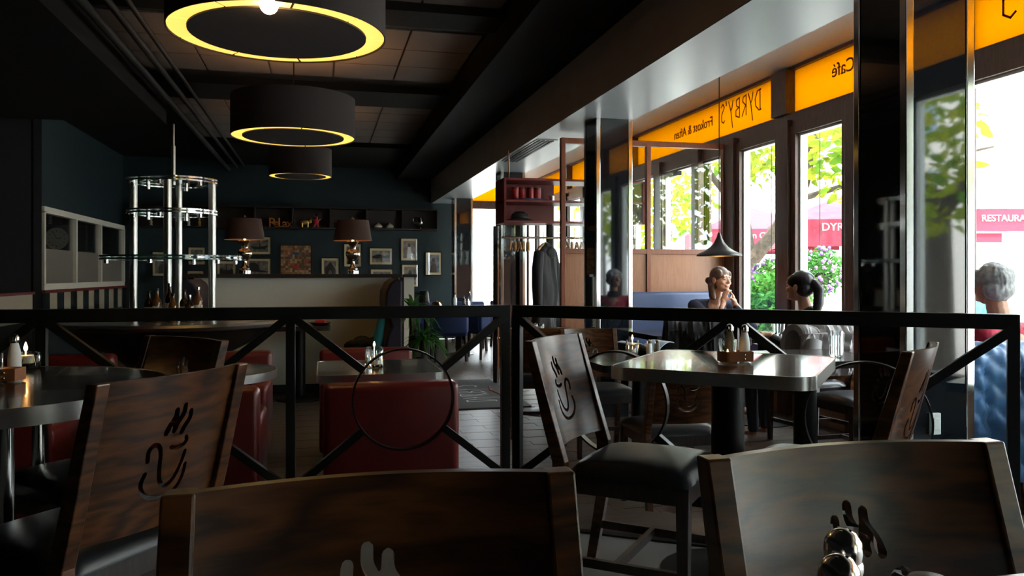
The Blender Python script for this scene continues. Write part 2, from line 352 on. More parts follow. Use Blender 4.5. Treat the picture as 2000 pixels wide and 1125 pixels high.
# window front at X = 4.1
XW = 4.1
ww = MB().box(XW,XW+.16,-4,15.6,LF-.2,.33).build('wall_right', M['tan']); tag(ww, 'low wood wall under the street windows', 'wall', kind=S)
wt = MB().box(XW,XW+.14,-4,15.6,2.39,2.515).box(XW,XW+.14,-4,15.6,2.90,2.95).build('trim_2', M['winwood']); tag(wt, 'reddish timber lintel rails above the street windows', 'trim', kind=S)
WN = [0]
def win(yc, hp, hf, label, door=False, z0=.33):
    WN[0] += 1
    o = thing(('door_%d' if door else 'window_%d') % WN[0], label, 'door' if door else 'window', (XW,yc,0), kind=S)
    zt = 2.39
    b = MB()
    for s in (-1,1):
        a, c = sorted((s*(hp+.02), s*hf)); b.box(-.02,.10,a,c,z0,zt)
    b.box(-.02,.10,-hp-.02,hp+.02,2.315,zt).box(-.02,.10,-hp-.02,hp+.02,z0,z0+.07)
    b.build('casement', M['winwood'], o)
    a = MB()
    for s in (-1,1):
        q, c = sorted((s*hp, s*(hp+.02))); a.box(.02,.09,q,c,z0+.05,2.315)
    a.box(.02,.09,-hp,hp,2.295,2.315).build('glazing_bead', M['plasticw'], o)
    MB().box(.045,.055,-hp-.005,hp+.005,z0+.06,2.30).build('pane', M['pane'], o)
    if door:
        MB().tube([(-.06,-hp+.03,.75),(-.06,-hp+.03,1.15)], .012, 8).build('handle', M['chrome'], o, smooth=True)
        MB().bar((-.03,-.1,2.25),(-.03,.25,2.25),.05,.05).build('door_closer', M['black'], o)
    return o
def post(y0, y1, label):
    o = MB().box(XW-.05,XW+.12,y0,y1,LF,2.45).build('window_post', M['winwood'], bev=.006); return tag(o, label, 'post', 'timber posts of the window front', S)
UC = [6.985-.974*k for k in range(12)]
wl_lab = {0:'street window beside the wood partition with a tree outside', 1:'street window behind the woman with the ponytail', 3:'street window behind the grey haired woman'}
for k, yc in enumerate(UC):
    win(yc+(.045 if k == 3 else 0), .350 if k == 3 else .305, .445 if k == 3 else .40, wl_lab.get(k, 'tall street window with reddish timber frame'))
    post(yc-.487-.087, yc-.487+.087, 'reddish timber post between street windows')
post(7.385,7.65,'thick reddish timber post where the wood partition meets the windows')
win(7.905,.255,.255+.02,'narrow street window beside the entrance door')
post(8.16,8.33,'reddish timber post beside the entrance door')
win(8.765,.40,.435,'glazed entrance door with reddish frame',True,LF)
post(9.2,9.385,'reddish timber post on the hinge side of the entrance door')
yy = 9.8
while yy < 15.3:
    win(yy,.33,.42,'tall street window beyond the entrance door'); post(yy+.42,yy+.56,'reddish timber post beyond the entrance door'); yy += .974
post(15.2,15.6,'wide reddish timber post in the far corner of the window front')

# yellow sign band with hand lettering (written for readers in the street)
GL = {'D':[[(0,0),(.02,1)],[(-.08,.98),(.25,.96),(.46,.6),(.40,.25),(.12,0),(-.08,.02)]],
      'Y':[[(0,1),(.10,.62),(.22,.5)],[(.44,1),(.22,.5),(.04,-.38)]],
      'R':[[(0,0),(0,1)],[(0,1),(.28,.94),(.34,.72),(.05,.5),(.40,0)]],
      'B':[[(0,0),(0,1)],[(0,1),(.30,.92),(.28,.62),(.05,.52),(.36,.4),(.36,.12),(.02,0)]],
      "'":[[(.05,1.08),(.02,.86)]],
      'S':[[(.38,.88),(.18,1),(.03,.80),(.32,.45),(.32,.12),(.12,0),(-.02,.1)]]}
def strokes(word, h, wd, f, adv=.62, th=.003):
    out = []; x = 0
    for ch in word:
        b = MB()
        for st in GL[ch]:
            for (x0,y0),(x1,y1) in zip(st, st[1:]):
                d = Vector((x1-x0, y1-y0)); d.normalize(); n = Vector((-d.y, d.x))*wd/2; e = d*wd*.35
                p = [Vector(((x+x0)*h, y0*h))-e+n, Vector(((x+x0)*h, y0*h))-e-n, Vector(((x+x1)*h, y1*h))+e-n, Vector(((x+x1)*h, y1*h))+e+n]
                b.prism([(q.x,q.y) for q in p], 0, th, f)
        out.append(b); x += adv if ch != "'" else .22
    return out
def txt_mesh(s, size, extrude=.002):
    c = bpy.data.curves.new('t','FONT'); c.body = s; c.size = size; c.extrude = extrude
    o = bpy.data.objects.new('t', c); COL.objects.link(o)
    me = bpy.data.meshes.new_from_object(o.evaluated_get(bpy.context.evaluated_depsgraph_get()))
    bpy.data.objects.remove(o); bpy.data.curves.remove(c); return me
def txt(name, s, size, m, parent, loc, rot, extrude=.002):
    me = txt_mesh(s, size, extrude); me.materials.clear(); me.materials.append(m)
    o = bpy.data.objects.new(name, me); COL.objects.link(o); o.parent = parent; o.location = loc; o.rotation_euler = rot; return o
def sign(y0, y1, label):
    o = thing('sign_panel', label, 'sign', (XW+.05,(y0+y1)/2,2.515), group='yellow sign band above the street windows')
    h = (y1-y0)/2
    MB().box(-.006,.006,-h,h,0,.40).build('acrylic_sheet', M['yellow'], o)
    return o, -(y0+y1)/2
for y0, y1 in ((6.44,6.68),(4.40,4.55),(2.05,2.2),(10.1,10.2),(13.0,13.1),(-.15,0)):
    tag(MB().box(XW-.05,XW+.13,y0,y1,2.51,2.91).build('sign_post', M['winwood']), 'short timber post between yellow sign panels', 'post', 'posts in the yellow sign band', S)
# the inner face carries the shadow of the letters: X just inside the sheet, read along +Y from the street
def inner(yoff, z0): return lambda x, y, z: (-.012+z, x+yoff, y+z0)
A, oa = sign(6.68,10.1,"yellow sign panel lettered DYRBY'S with smaller words after it")
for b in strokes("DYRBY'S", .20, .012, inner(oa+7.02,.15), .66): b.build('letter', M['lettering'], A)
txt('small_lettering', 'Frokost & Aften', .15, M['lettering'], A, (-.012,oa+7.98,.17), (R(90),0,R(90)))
B, ob = sign(4.55,6.44,'yellow sign panel with the word Café above the second street window')
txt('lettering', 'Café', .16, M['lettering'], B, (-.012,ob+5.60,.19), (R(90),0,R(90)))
C, oc = sign(2.2,4.40,"yellow sign panel lettered DYRBY'S beyond the black column")
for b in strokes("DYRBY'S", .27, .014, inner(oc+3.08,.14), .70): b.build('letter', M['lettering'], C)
sign(0,2.05,'plain yellow sign panel beside the white topped table'); sign(-4,-.15,'plain yellow sign panel at the near end of the window front')
sign(10.2,13.0,'plain yellow sign panel beyond the entrance door'); sign(13.1,15.6,'plain yellow sign panel at the far corner of the window front')
# end window beside the back wall
e = thing('window_30', 'bright end window beside the last column', 'window', (3.40,15.65,0), kind=S)
MB().box(-.70,-.62,-.05,.1,.3,2.93).box(.62,.70,-.05,.1,.3,2.93).box(-.62,.62,-.05,.1,2.36,2.515).box(-.62,.62,-.05,.1,.3,.36).build('window_frame', M['winwood'], e)
MB().box(-.62,.62,.02,.03,.36,2.36).build('pane', M['pane'], e); MB().box(-.62,.62,.02,.035,2.515,2.93).build('yellow_transom', M['yellow'], e)
tag(MB().box(2.65,4.2,15.6,15.8,LF,.3).build('wall_back', M['teal']), 'low wall under the end window', 'wall', kind=S)

# wood and glass partition behind the booth
pt = thing('partition', 'cherry wood and glass partition between the booth and the entrance', 'partition', (0,7.6,0), kind=S)
fr = [(2.30,2.345),(3.20,3.245),(4.04,4.10)]
for x0, x1 in fr: MB().box(x0,x1,-.03,.03,LF,2.415).build('post', M['framewood'], pt, bev=.003)
for z0, z1 in ((2.36,2.415),(1.275,1.325)): MB().box(2.345,4.04,-.028,.028,z0,z1).build('rail', M['framewood'], pt, bev=.003)
for x0, x1 in ((2.345,3.20),(3.245,4.04)):
    MB().box(x0,x1,-.012,.012,LF,1.275).build('wood_panel', M['panelwood'], pt)
    MB().box(x0,x1,-.004,.004,1.325,2.36).build('pane', M['pane'], pt)
# ------------------------------------------------------------------ railing
def rail_run(name, label, p0, ang, n, pitch):
    o = thing(name, label, 'railing', (p0[0],p0[1],0), ang)
    L = n*pitch
    MB().box(0,L,-.02,.02,.872,.928).build('top_rail', M['black'], o, bev=.003)
    MB().box(0,L,-.02,.02,.085,.13).build('bottom_rail', M['black'], o, bev=.003)
    for k in range(n+1):
        x = k*pitch; x = min(max(x,.02),L-.02)
        MB().box(x-.02,x+.02,-.02,.02,0,.88).build('post', M['black'], o, bev=.002)
    for k in range(n):
        cx = (k+.5)*pitch; cz = .50; r = .23; hw = pitch/2
        dz1 = .875-cz; dz0 = cz-.125
        for sx in (-1,1):
            for dz in (dz1,-dz0):
                d = Vector((sx*hw,0,dz)); q = d.normalized()*r
                MB().bar((cx+q.x,0,cz+q.z),(cx+sx*(hw-.02),0,cz+dz),.034,.042,(0,1,0)).build('diagonal_bar', M['black'], o, bev=.002)
        n2 = 56; vs_ = []; fs = []
        for i in range(n2):
            t = 2*math.pi*i/n2
            for rr, y in ((r-.004,-.02),(r+.004,-.02),(r+.004,.02),(r-.004,.02)): vs_.append((cx+rr*math.cos(t), y, cz+rr*math.sin(t)))
        for i in range(n2):
            j = (i+1) % n2
            for q in range(4): fs.append((i*4+q, i*4+(q+1)%4, j*4+(q+1)%4, j*4+q))
        MB().add(vs_, fs).build('ring', M['black'], o, smooth=True)
    return o
rail_run('railing', 'black steel railing with rings behind the wood top round table', (.872,3.716), 180, 3, 1.0)
rail_run('railing', 'black steel railing with rings behind the square metal edged table', (.892,3.708), -39.2, 2, 1.02)

# ------------------------------------------------------------------ café chair with a cup cut through the back
CUP = [([(-.033,.766),(-.035,.750),(-.021,.733),(-.016,.720)],.0068), ([(-.012,.782),(-.013,.763),(.002,.745),(.007,.727)],.0068), ([(.010,.774),(.009,.758),(.023,.741),(.028,.724)],.0068),
       ([(-.034,.706),(-.040,.697),(-.030,.688),(-.008,.684),(.006,.690)],.0055),
       ([(-.040,.672),(-.034,.640),(-.018,.608),(.004,.598),(.020,.612),(.028,.645),(.031,.680),(.040,.700),(.056,.704),(.066,.690),(.062,.668)],.0055),
       ([(-.050,.640),(-.050,.612),(-.034,.585),(-.005,.572),(.030,.575),(.058,.592),(.070,.617),(.062,.640)],.0055)]
def smooth_path(p, it=2):
    for _ in range(it):
        q = [p[0]]
        for a, b in zip(p, p[1:]): q += [(a[0]*.75+b[0]*.25, a[1]*.75+b[1]*.25), (a[0]*.25+b[0]*.75, a[1]*.25+b[1]*.75)]
        q.append(p[-1]); p = q
    return p
CUPS = [(smooth_path([(-x,z) for x,z in p]), r) for p, r in CUP]   # drawn as the diner facing the chair sees it
CUPB = [(min(x for x,_ in p)-.02, max(x for x,_ in p)+.02, min(y for _,y in p)-.02, max(y for _,y in p)+.02) for p, _ in CUPS]
def cup_sdf(x, z):
    best = .05
    for (p, r), (a, b, c, d) in zip(CUPS, CUPB):
        if x < a or x > b or z < c or z > d: continue
        for (x0,y0),(x1,y1) in zip(p, p[1:]):
            dx = x1-x0; dy = y1-y0; l = dx*dx+dy*dy or 1e-9
            t = max(0,min(1,((x-x0)*dx+(z-y0)*dy)/l)); e = math.hypot(x-x0-t*dx, z-y0-t*dy)-r
            if e < best: best = e
    return best
TOP = .855; SG = .045; HW = .186
def lean(z): return -.195-.105*max(0,(z-.47))/.385
def back_xyz(x, z, off): return (x, lean(z)-SG*(1-(x/.215)**2)+off, z)
def back_panel():
    nx, nz = 74, 70; x0, x1, z0, z1 = -HW, HW, .505, TOP
    X = [x0+(x1-x0)*i/nx for i in range(nx+1)]; Z = [z0+(z1-z0)*j/nz for j in range(nz+1)]
    s = {(i,j): cup_sdf(X[i],Z[j]) for i in range(nx+1) for j in range(nz+1)}
    idx = {}; pts = []
    def gv(key, p):
        if key not in idx: idx[key] = len(pts); pts.append(p)
        return idx[key]
    polys = []
    for i in range(nx):
        for j in range(nz):
            cs = [(i,j),(i+1,j),(i+1,j+1),(i,j+1)]; poly = []
            for a, b in zip(cs, cs[1:]+cs[:1]):
                if s[a] > 0: poly.append(gv(a, (X[a[0]],Z[a[1]])))
                if (s[a] > 0) != (s[b] > 0):
                    t = s[a]/(s[a]-s[b]); k = (min(a,b),max(a,b))
                    poly.append(gv(k, (X[a[0]]+(X[b[0]]-X[a[0]])*t, Z[a[1]]+(Z[b[1]]-Z[a[1]])*t)))
            if len(poly) > 2: polys.append(poly)
    n = len(pts); b = MB(); vs_ = [back_xyz(x,z,.007) for x,z in pts]+[back_xyz(x,z,-.007) for x,z in pts]
    cnt = {}
    for p in polys:
        for a, c in zip(p, p[1:]+p[:1]): cnt[(a,c)] = 1
    fs = [tuple(reversed(p)) for p in polys]+[tuple(i+n for i in p) for p in polys]
    fs += [(a,c,c+n,a+n) for (a,c) in cnt if (c,a) not in cnt]
    return b.add(vs_, fs)
def make_chair():
    t = thing('cafe_chair', 'x', 'chair')
    back_panel().build('backrest', M['chair'], t, smooth=True)
    cu = MB()
    # padded seat: rounded slab with a crown
    g = 14; vs_ = []; fs = []
    for j in range(g+1):
        for i in range(g+1):
            x = -1+2*i/g; y = -1+2*j/g
            ex = (1-abs(x)**6)*(1-abs(y)**6); z = .435+.042*ex**.45+.012*(1-x*x)*(1-y*y)
            k = .985
            vs_.append((x*(.215+.010*(y+1)/2)*k, .015+y*.205*k, z))
    for j in range(g):
        for i in range(g): a = j*(g+1)+i; fs.append((a,a+1,a+g+2,a+g+1))
    m = len(vs_); vs_ += [(v[0],v[1],.425) for v in vs_]; G = g+1
    fs += [tuple(reversed([m+i for i in f])) for f in fs]
    ed = [i for i in range(g)]
    for i in range(g):
        fs += [(i+1,i,m+i,m+i+1), (g*G+i,g*G+i+1,m+g*G+i+1,m+g*G+i), (i*G,(i+1)*G,m+(i+1)*G,m+i*G), ((i+1)*G+g,i*G+g,m+i*G+g,m+(i+1)*G+g)]
    cu.add(vs_, fs).build('seat', M['leather'], t, smooth=True)
    MB().box(-.205,.205,-.185,.21,.375,.428).build('seat_frame', M['frame'], t, bev=.003)
    for s in (-1,1):
        # front leg, tapered
        x = s*.195; y = .195; a, c = .021, .015
        MB().add([(x-c,y-c,0),(x+c,y-c,0),(x+c,y+c,0),(x-c,y+c,0),(x-a,y-a,.43),(x+a,y-a,.43),(x+a,y+a,.43),(x-a,y+a,.43)],
                 [(0,3,2,1),(4,5,6,7),(0,1,5,4),(1,2,6,5),(2,3,7,6),(3,0,4,7)]).build('leg', M['frame'], t, bev=.003)
        # rear leg runs on as the back stile
        xs = s*.199; b = MB(); prev = None
        secs = [(0,-.245,.017),(.30,-.195,.021),(.47,-.195,.023),(.60,lean(.60)-.003,.021),(TOP,lean(TOP)-.003,.015)]
        vs_ = []
        for z, y0, hh in secs: vs_ += [(xs-.0165,y0-hh-.012,z),(xs+.0165,y0-hh-.012,z),(xs+.0165,y0+hh-.012,z),(xs-.0165,y0+hh-.012,z)]
        fs = [(0,3,2,1),(16,17,18,19)]
        for i in range(4):
            for q in range(4): fs.append((i*4+q, i*4+(q+1)%4, (i+1)*4+(q+1)%4, (i+1)*4+q))
        b.add(vs_, fs).build('rear_leg', M['chair'], t, bev=.003)
        MB().bar((x,.19,.16),(s*.197,-.215,.16),.018,.028).build('stretcher', M['frame'], t)
    MB().bar((-.197,-.02,.16),(.197,-.02,.16),.018,.028).build('stretcher', M['frame'], t)
    return t
CH = make_chair(); USED = []
G1 = 'café chairs with a cup cut into the back'
place(CH, USED, (.061,.555,0), 180, 'café chair with flowing brown grain at the white topped table, nothing standing before it', G1)
place(CH, USED, (.665,.575,0), 181, 'café chair behind the salt and pepper shakers at the white topped table', G1)
place(CH, USED, (1.04,2.507,0), -130.4, 'café chair with black leather seat turned side on at the square metal edged table', G1)
place(CH, USED, (1.572,2.329,0), 39.7, 'café chair turned away before the black stone column with the white switch', G1)
place(CH, USED, (-.565,2.108,0), 53.3, 'café chair seen from behind at the round platform table', G1)
place(CH, USED, (-.68,2.74,0), 133.6, 'café chair between round platform table and railing', G1)
place(CH, USED, (1.83,4.02,LF), -4, 'café chair seen from behind, under the square metal edged table', G1)
place(CH, USED, (1.93,5.42,LF), 176, 'brown café chair behind the table with candle and open magazine', G1)
place(CH, USED, (1.68,6.20,LF), -12, 'dark café chair next to the door mat', G1)
place(CH, USED, (3.44,4.62,LF), 92, 'pale glinting café chair between window and square table with water glass', G1)
place(CH, USED, (3.57,5.37,LF), 8, 'café chair with the grey jacket on its back under the woman with the ponytail', G1)
place(CH, USED, (2.78,5.62,LF), -20, 'café chair with a black coat thrown over it', G1)
place(CH, USED, (3.38,3.72,LF), 5, 'café chair with the blue quilted jacket under the grey haired woman', G1)

# ------------------------------------------------------------------ tables
def sq_table(name, label, loc, rz, hx, hy, h, top, edge, r=.06, ped=.055, cat='table', edge_h=.042, group=None):
    t = thing(name, label, cat, loc, rz, group)
    MB().prism(rrect(-hx+.006,hx-.006,-hy+.006,hy-.006,r), h-.04, h).build('table_top', top, t, bev=.002)
    outer = rrect(-hx,hx,-hy,hy,r+.006); inn = rrect(-hx+.006,hx-.006,-hy+.006,hy-.006,r); n = len(outer)
    vs_ = [(x,y,h-edge_h) for x,y in outer]+[(x,y,h+.001) for x,y in outer]+[(x,y,h+.001) for x,y in inn]+[(x,y,h-edge_h) for x,y in inn]
    fs = []
    for i in range(n):
        j = (i+1)%n
        for q in range(4): fs.append((q*n+i,q*n+j,((q+1)%4)*n+j,((q+1)%4)*n+i))
    MB().add(vs_, fs).build('edge_band', edge, t, smooth=True)
    MB().lathe([(ped,.02),(ped,h-.06),(ped*2.2,h-.042)], n=24).build('pedestal', M['black'], t, smooth=True)
    MB().lathe([(.24,0),(.24,.008),(.10,.022),(ped,.04)], n=32).build('base', M['black'], t, smooth=True)
    return t
sq_table('square_table', 'square table with steel edge holding candle and oil bottles in front of railing', (1.426,2.637,0), -40.4, .335, .36, .76, M['tabletop'], M['steel'], .07, .058)
ot = thing('dining_table', 'white topped table with salt and pepper shakers at the two front chairs', 'table', (.25,.36,0))
MB().prism(rrect(-1.0,1.0,-.36,.365,.02), .715, .75).build('table_top', M['white'], ot, bev=.003)
for sx in (-.45,.45):
    MB().lathe([(.04,.02),(.04,.715)], (sx,-.1,0), 18).build('pedestal', M['black'], ot, smooth=True)
    MB().box(sx-.05,sx+.05,-.30,.06,0,.02).build('foot', M['black'], ot, bev=.004)
def round_table(label, loc, r, h, top, legs, ped=False):
    t = thing('round_table', label, 'table', loc)
    MB().lathe([(0,h-.03),(r-.006,h-.03),(r-.006,h),(0,h)], n=64).build('table_top', top, t)
    MB().lathe([(r-.006,h-.045),(r,h-.045),(r,h+.001),(r-.006,h+.001),(r-.006,h-.045)], n=64, cap=False).build('edge_band', M['steel'], t, smooth=True)
    for x, y in legs: MB().tube([(x,y,0),(x,y,h-.04)], .019, 14).build('leg', M['chrome'], t, smooth=True)
    if ped:
        MB().lathe([(.03,.02),(.03,h-.03)], n=20).build('pedestal', M['chrome'], t, smooth=True); MB().lathe([(.22,0),(.22,.01),(.03,.03)], n=32).build('base', M['chrome'], t, smooth=True)
    return t
round_table('round table with chrome legs on the platform beside the black railing', (-.938,2.536,0), .5, .76, M['darktop'], [(.153,-.221),(.07,.294),(-.27,-.2),(-.22,.26)])
round_table('round low table between red armchairs, in front of the round steel bar', (-.64,4.82,LF), .40, .72, M['tabletop'], [], True)
sq_table('low_table', 'square low table between two red armchairs with lit candle glass', (.325,4.79,LF), 0, .345, .375, .72, M['tabletop'], M['steel'], .05, .03)
round_table('round low table among red armchairs beside the black side wall', (-1.62,4.82,LF), .40, .72, M['tabletop'], [], True)
sq_table('cafe_table', 'dark café table with candle, shakers and open magazine', (1.97,4.80,LF), 0, .37, .37, .73, M['darktop'], M['black'], .03, .04)
sq_table('cafe_table', 'dark brown café table with candle glass by the door mat', (2.02,7.10,LF), 0, .31, .34, .75, M['chair'], M['frame'], .02, .04)
sq_table('cafe_table', 'dark café table with tall water glass before the pale chair', (2.98,4.52,LF), 0, .40, .36, .75, M['darktop'], M['black'], .04, .07)
sq_table('cafe_table', 'dark booth table beside the black stone column', (2.98,6.52,LF), 0, .29, .33, .75, M['darktop'], M['black'], .02, .035)
sq_table('cafe_table', 'booth table between the two talking women', (3.66,6.18,LF), 0, .32, .36, .75, M['darktop'], M['black'], .02, .035)
sq_table('cafe_table', 'pale edged table at the grey haired woman', (3.35,2.62,LF), -33, .32, .36, .75, M['white'], M['black'], .02, .035)
wt_ = sq_table('wall_table', 'booth table with red dish before the off white partition', (-.20,8.42,LF), 0, .30, .34, .75, M['chair'], M['frame'], .02, .055)
sq_table('cafe_table', 'table with black jug and copper lantern near the end wall', (1.42,11.03,LF), 0, .40, .36, .75, M['darktop'], M['black'], .02, .04)
sq_table('cafe_table', 'table set with bottles among blue chairs by end window', (2.12,12.55,LF), 0, .34, .36, .75, M['darktop'], M['black'], .02, .04)

# ------------------------------------------------------------------ red armchairs
def rbox(x0, x1, y0, y1, z0, z1, name, m, parent, bev=.03, sm=True):
    o = MB().box(x0,x1,y0,y1,z0,z1).build(name, m, parent)
    b = o.modifiers.new('bevel','BEVEL'); b.width = bev; b.segments = 4; b.limit_method = 'NONE'
    if sm: o.data.polygons.foreach_set('use_smooth',[True]*len(o.data.polygons))
    return o
AR = thing('armchair', 'x', 'armchair'); AU = []
rbox(-.33,.33,-.34,-.20,.10,.73,'backrest',M['red'],AR,.035)
rbox(-.22,.22,-.22,.30,.30,.44,'seat_cushion',M['red'],AR,.04)
rbox(-.22,.22,-.20,.28,.09,.31,'seat_base',M['red'],AR,.02)
for s in (-1,1):
    rbox(*sorted((s*.215,s*.33)),-.22,.31,.09,.56,'arm',M['red'],AR,.035)
    for y in (-.28,.26): MB().lathe([(.014,0),(.022,.10)],(s*.27,y,0),12).build('leg', M['frame'], AR, smooth=True)
G2 = 'red leather armchairs'
place(AR, AU, (.345,4.29,LF), 0, 'red leather armchair with its back to the ringed railing, at the square low table', G2)
place(AR, AU, (.325,5.66,LF), 180, 'red leather armchair facing the railing across the square low table', G2)
place(AR, AU, (-.61,4.29,LF), 0, 'red leather armchair with its back to the railing, at the round low table', G2)
place(AR, AU, (-.655,5.60,LF), 180, 'red leather armchair facing the railing, in front of the round steel bar', G2)
place(AR, AU, (-1.52,4.29,LF), 0, 'red leather armchair behind the chrome legs of the round platform table', G2)
place(AR, AU, (-1.66,5.60,LF), 180, 'red leather armchair facing the railing, by the black side wall', G2)

# ------------------------------------------------------------------ round steel bar with glass rack tower
br = thing('round_bar', 'round bar with steel rim and black bowl shaped body', 'bar', (-1.17,7.06,LF))
MB().lathe([(.24,0),(.24,.05),(.20,.10),(.22,.40),(.45,.62),(.80,.79),(.90,.85)], n=64).build('bowl', mat('black_lacquer',(.008,.009,.010),.22), br, smooth=True)
MB().lathe([(.90,.845),(.925,.855),(.935,.875),(.925,.895),(.90,.90),(.86,.895)], n=72, cap=False).build('rim', M['steel'], br, smooth=True)
MB().lathe([(0,.892),(.87,.892),(.87,.85)], n=64, cap=False).build('counter_top', M['steel'], br)
gr = thing('glass_rack', 'tower of four steel rods and round glass shelves on the bar', 'rack', (-1.17,7.06,.703))
for k in range(4):
    a = R(15+90*k-13.4); MB().tube([(.30*math.cos(a),.30*math.sin(a),0),(.30*math.cos(a),.30*math.sin(a),1.125)], .030, 18).build('rod', M['steel'], gr, smooth=True)
for z, r, nm in ((1.125,.35,'top_disc'),(.87,.35,'middle_disc'),(.50,.545,'lower_glass_shelf')):
    MB().lathe([(0,z-.012),(r-.01,z-.012),(r-.01,z+.012),(0,z+.012)], n=64).build(nm, M['shelfglass'], gr)
    for dz in (-.010,.014): MB().lathe([(r-.014,z+dz-.006),(r,z+dz-.006),(r,z+dz+.006),(r-.014,z+dz+.006),(r-.014,z+dz-.006)], n=64, cap=False).build('shelf_edge', M['chrome'] if r < .5 else M['glassedge'], gr, smooth=True)
    for k in range(6):
        a = R(60*k+20); MB().lathe([(.018,z-.045),(.018,z-.012)], ((r-.05)*math.cos(a),(r-.05)*math.sin(a),0), 12).build('bolt', M['chrome'], gr, smooth=True)
MB().tube([(0,0,1.10),(0,0,1.42)], .018, 12).tube([(0,0,1.42),(0,0,1.60)], .011, 12).build('mast', M['steel'], gr, smooth=True)
def bottle(loc, h, r, m, label, capm=None, lab=True, group='bottles on the round bar'):
    t = thing('bottle', label, 'bottle', loc, group=group)
    MB().lathe([(r*.92,0),(r,.01),(r,h*.58),(r*.85,h*.66),(r*.36,h*.76),(r*.36,h*.93)], n=20).build('body', m, t, smooth=True)
    MB().lathe([(r*.42,h*.92),(r*.42,h)], n=16).build('cap', capm or M['black'], t, smooth=True)
    if lab: MB().lathe([(r+.001,h*.2),(r+.001,h*.48)], n=20, cap=False).build('paper_label', M['labelp'], t, smooth=True)
    return t
bs = [(-.05,-.40,.26,.035,'amber','black'),(.03,-.34,.30,.033,'bottle','silver'),(.07,-.44,.22,.036,'amber','black'),(.14,-.36,.25,.034,'bottle','black'),(.19,-.45,.21,.036,'bottle','silver'),(.24,-.36,.27,.034,'amber','silver'),(-.12,-.34,.24,.034,'bottle','black')]
bl_ = ['amber bottle with black cap beside the nearest steel rod of the rack','tallest dark bottle with silver cap on the bar','small amber bottle with black cap in the middle of the bar bottles','dark bottle with black cap between the amber bottles on the bar','shortest dark bottle with silver cap on the bar','tall amber bottle with silver cap on the bar','dark bottle with black cap at the end of the bar bottles']
for (x, y, h, r, m, c), lb in zip(bs, bl_): bottle((-1.17+x,7.06+y,.703), h, r, M[m], lb, M[c])
# ------------------------------------------------------------------ drum pendants
M['uplight'] = mat('lit_upper_diffuser', (.9,.7,.4), .6, emis=(1.0,.50,.18), es=4.0)
def drum(loc, D, h, label, bulb=False):
    t = thing('drum_pendant', label, 'lamp', loc, group='drum pendants in a row'); r = D/2; ri = r*.815
    MB().lathe([(r-.006,0),(r,0),(r,h),(r-.006,h),(r-.006,0)], n=80, cap=False).build('outer_shade', M['drum'], t, smooth=True)
    MB().lathe([(0,.0),(ri,.0),(ri,h-.02)], n=72, cap=False).build('inner_drum', M['drum'], t, smooth=True)
    MB().lathe([(ri,h-.03),(r-.006,h-.03)], n=72, cap=False).build('upper_diffuser', M['uplight'], t)
    MB().lathe([(0,h-.03),(ri,h-.03),(ri,h-.02),(0,h-.02)], n=72, cap=False).build('top_cover', M['drum'], t)
    MB().lathe([(ri,.016),(r-.006,.016)], n=72, cap=False).build('glow_baffle', M['drum'], t)  # added dark plate, keeps the upper glow out of the diffuser gaps
    n = 9
    for k in range(n):
        a0 = 2*math.pi*k/n+.014; a1 = 2*math.pi*(k+1)/n-.014; q = 9; b = MB(); vs_ = []
        for i in range(q):
            a = a0+(a1-a0)*i/(q-1)
            for rr, z in ((ri+.001,.008),(r-.008,.008),(r-.008,.012),(ri+.001,.012)): vs_.append((rr*math.cos(a),rr*math.sin(a),z))
        fs = [(i*4+j,i*4+(j+1)%4,i*4+4+(j+1)%4,i*4+4+j) for i in range(q-1) for j in range(4)]
        b.add(vs_, fs).build('diffuser', M['drumglow'], t)
    MB().tube([(0,0,h),(0,0,3.16-loc[2])], .006, 6).build('cable', M['black'], t)
    if bulb:
        a = R(-90-2); MB().ball(((r-.03)*math.cos(a),(r-.03)*math.sin(a),-.01), .042).build('bulb', M['bulb'], t, smooth=True)
    return t
drum((-.21,4.37,2.318), 1.10, .40, 'largest brown drum pendant with yellow ring and bare glowing bulb', True)
drum((-.235,7.62,2.318), 1.10, .36, 'brown drum pendant with yellow ring, hanging in the middle of the row')
drum((-.245,10.65,2.318), .78, .35, 'smallest brown drum pendant with yellow ring near the end wall')


# ------------------------------------------------------------------ off white booth partition with table lamps
bp_ = thing('booth_partition', 'off white booth partition with black top board', 'partition', (0,8.9,LF))
MB().box(-1.34,.80,-.025,.025,.09,1.225).build('panel', M['partition'], bp_)
MB().box(-1.34,.80,-.03,.03,0,.09).build('plinth', M['teal'], bp_)
MB().box(-1.37,.87,-.11,.11,1.225,1.265).build('top_board', M['frame'], bp_, bev=.003)
for x in (-1.30,.80): MB().box(x-.03,x+.03,-.05,.05,0,1.225).build('post', M['frame'], bp_)
bq = thing('booth_partition', 'pale end panel of the second booth beside the houseplant', 'partition', (0,10.25,LF))
MB().box(.30,1.16,-.025,.025,0,1.225).build('panel', M['partition'], bq); MB().box(.0,1.19,-.08,.08,1.225,1.26).build('top_board', M['frame'], bq); MB().box(.98,1.03,-.04,.04,0,1.225).build('post', M['frame'], bq)
def wing(x, label, s):
    t = thing('booth_bench', label, 'bench', (x,8.42,LF), 0, 'plum booth benches')
    # rounded back wing, seen edge on, and a seat
    pts = [(0,.40),(.0,1.20),(s*.06,1.22),(s*.12,1.17),(s*.16,1.08),(s*.165,.95),(s*.13,.82),(s*.10,.74),(s*.14,.66),(s*.17,.52),(s*.16,.40)]
    MB().prism(pts if s < 0 else pts[::-1], -.42, .42, lambda a, b, c: (a,c,b)).build('backrest', M['velvet'], t, smooth=True, bev=.02)
    rbox(*sorted((0,s*.50)),-.42,.42,.16,.44,'seat',M['velvet'],t,.03)
    MB().box(*sorted((s*.02,s*.44)),-.38,.38,0,.17).build('plinth', M['frame'], t)
wing(.79, 'plum velvet booth bench with rounded back beside the houseplant', -1)
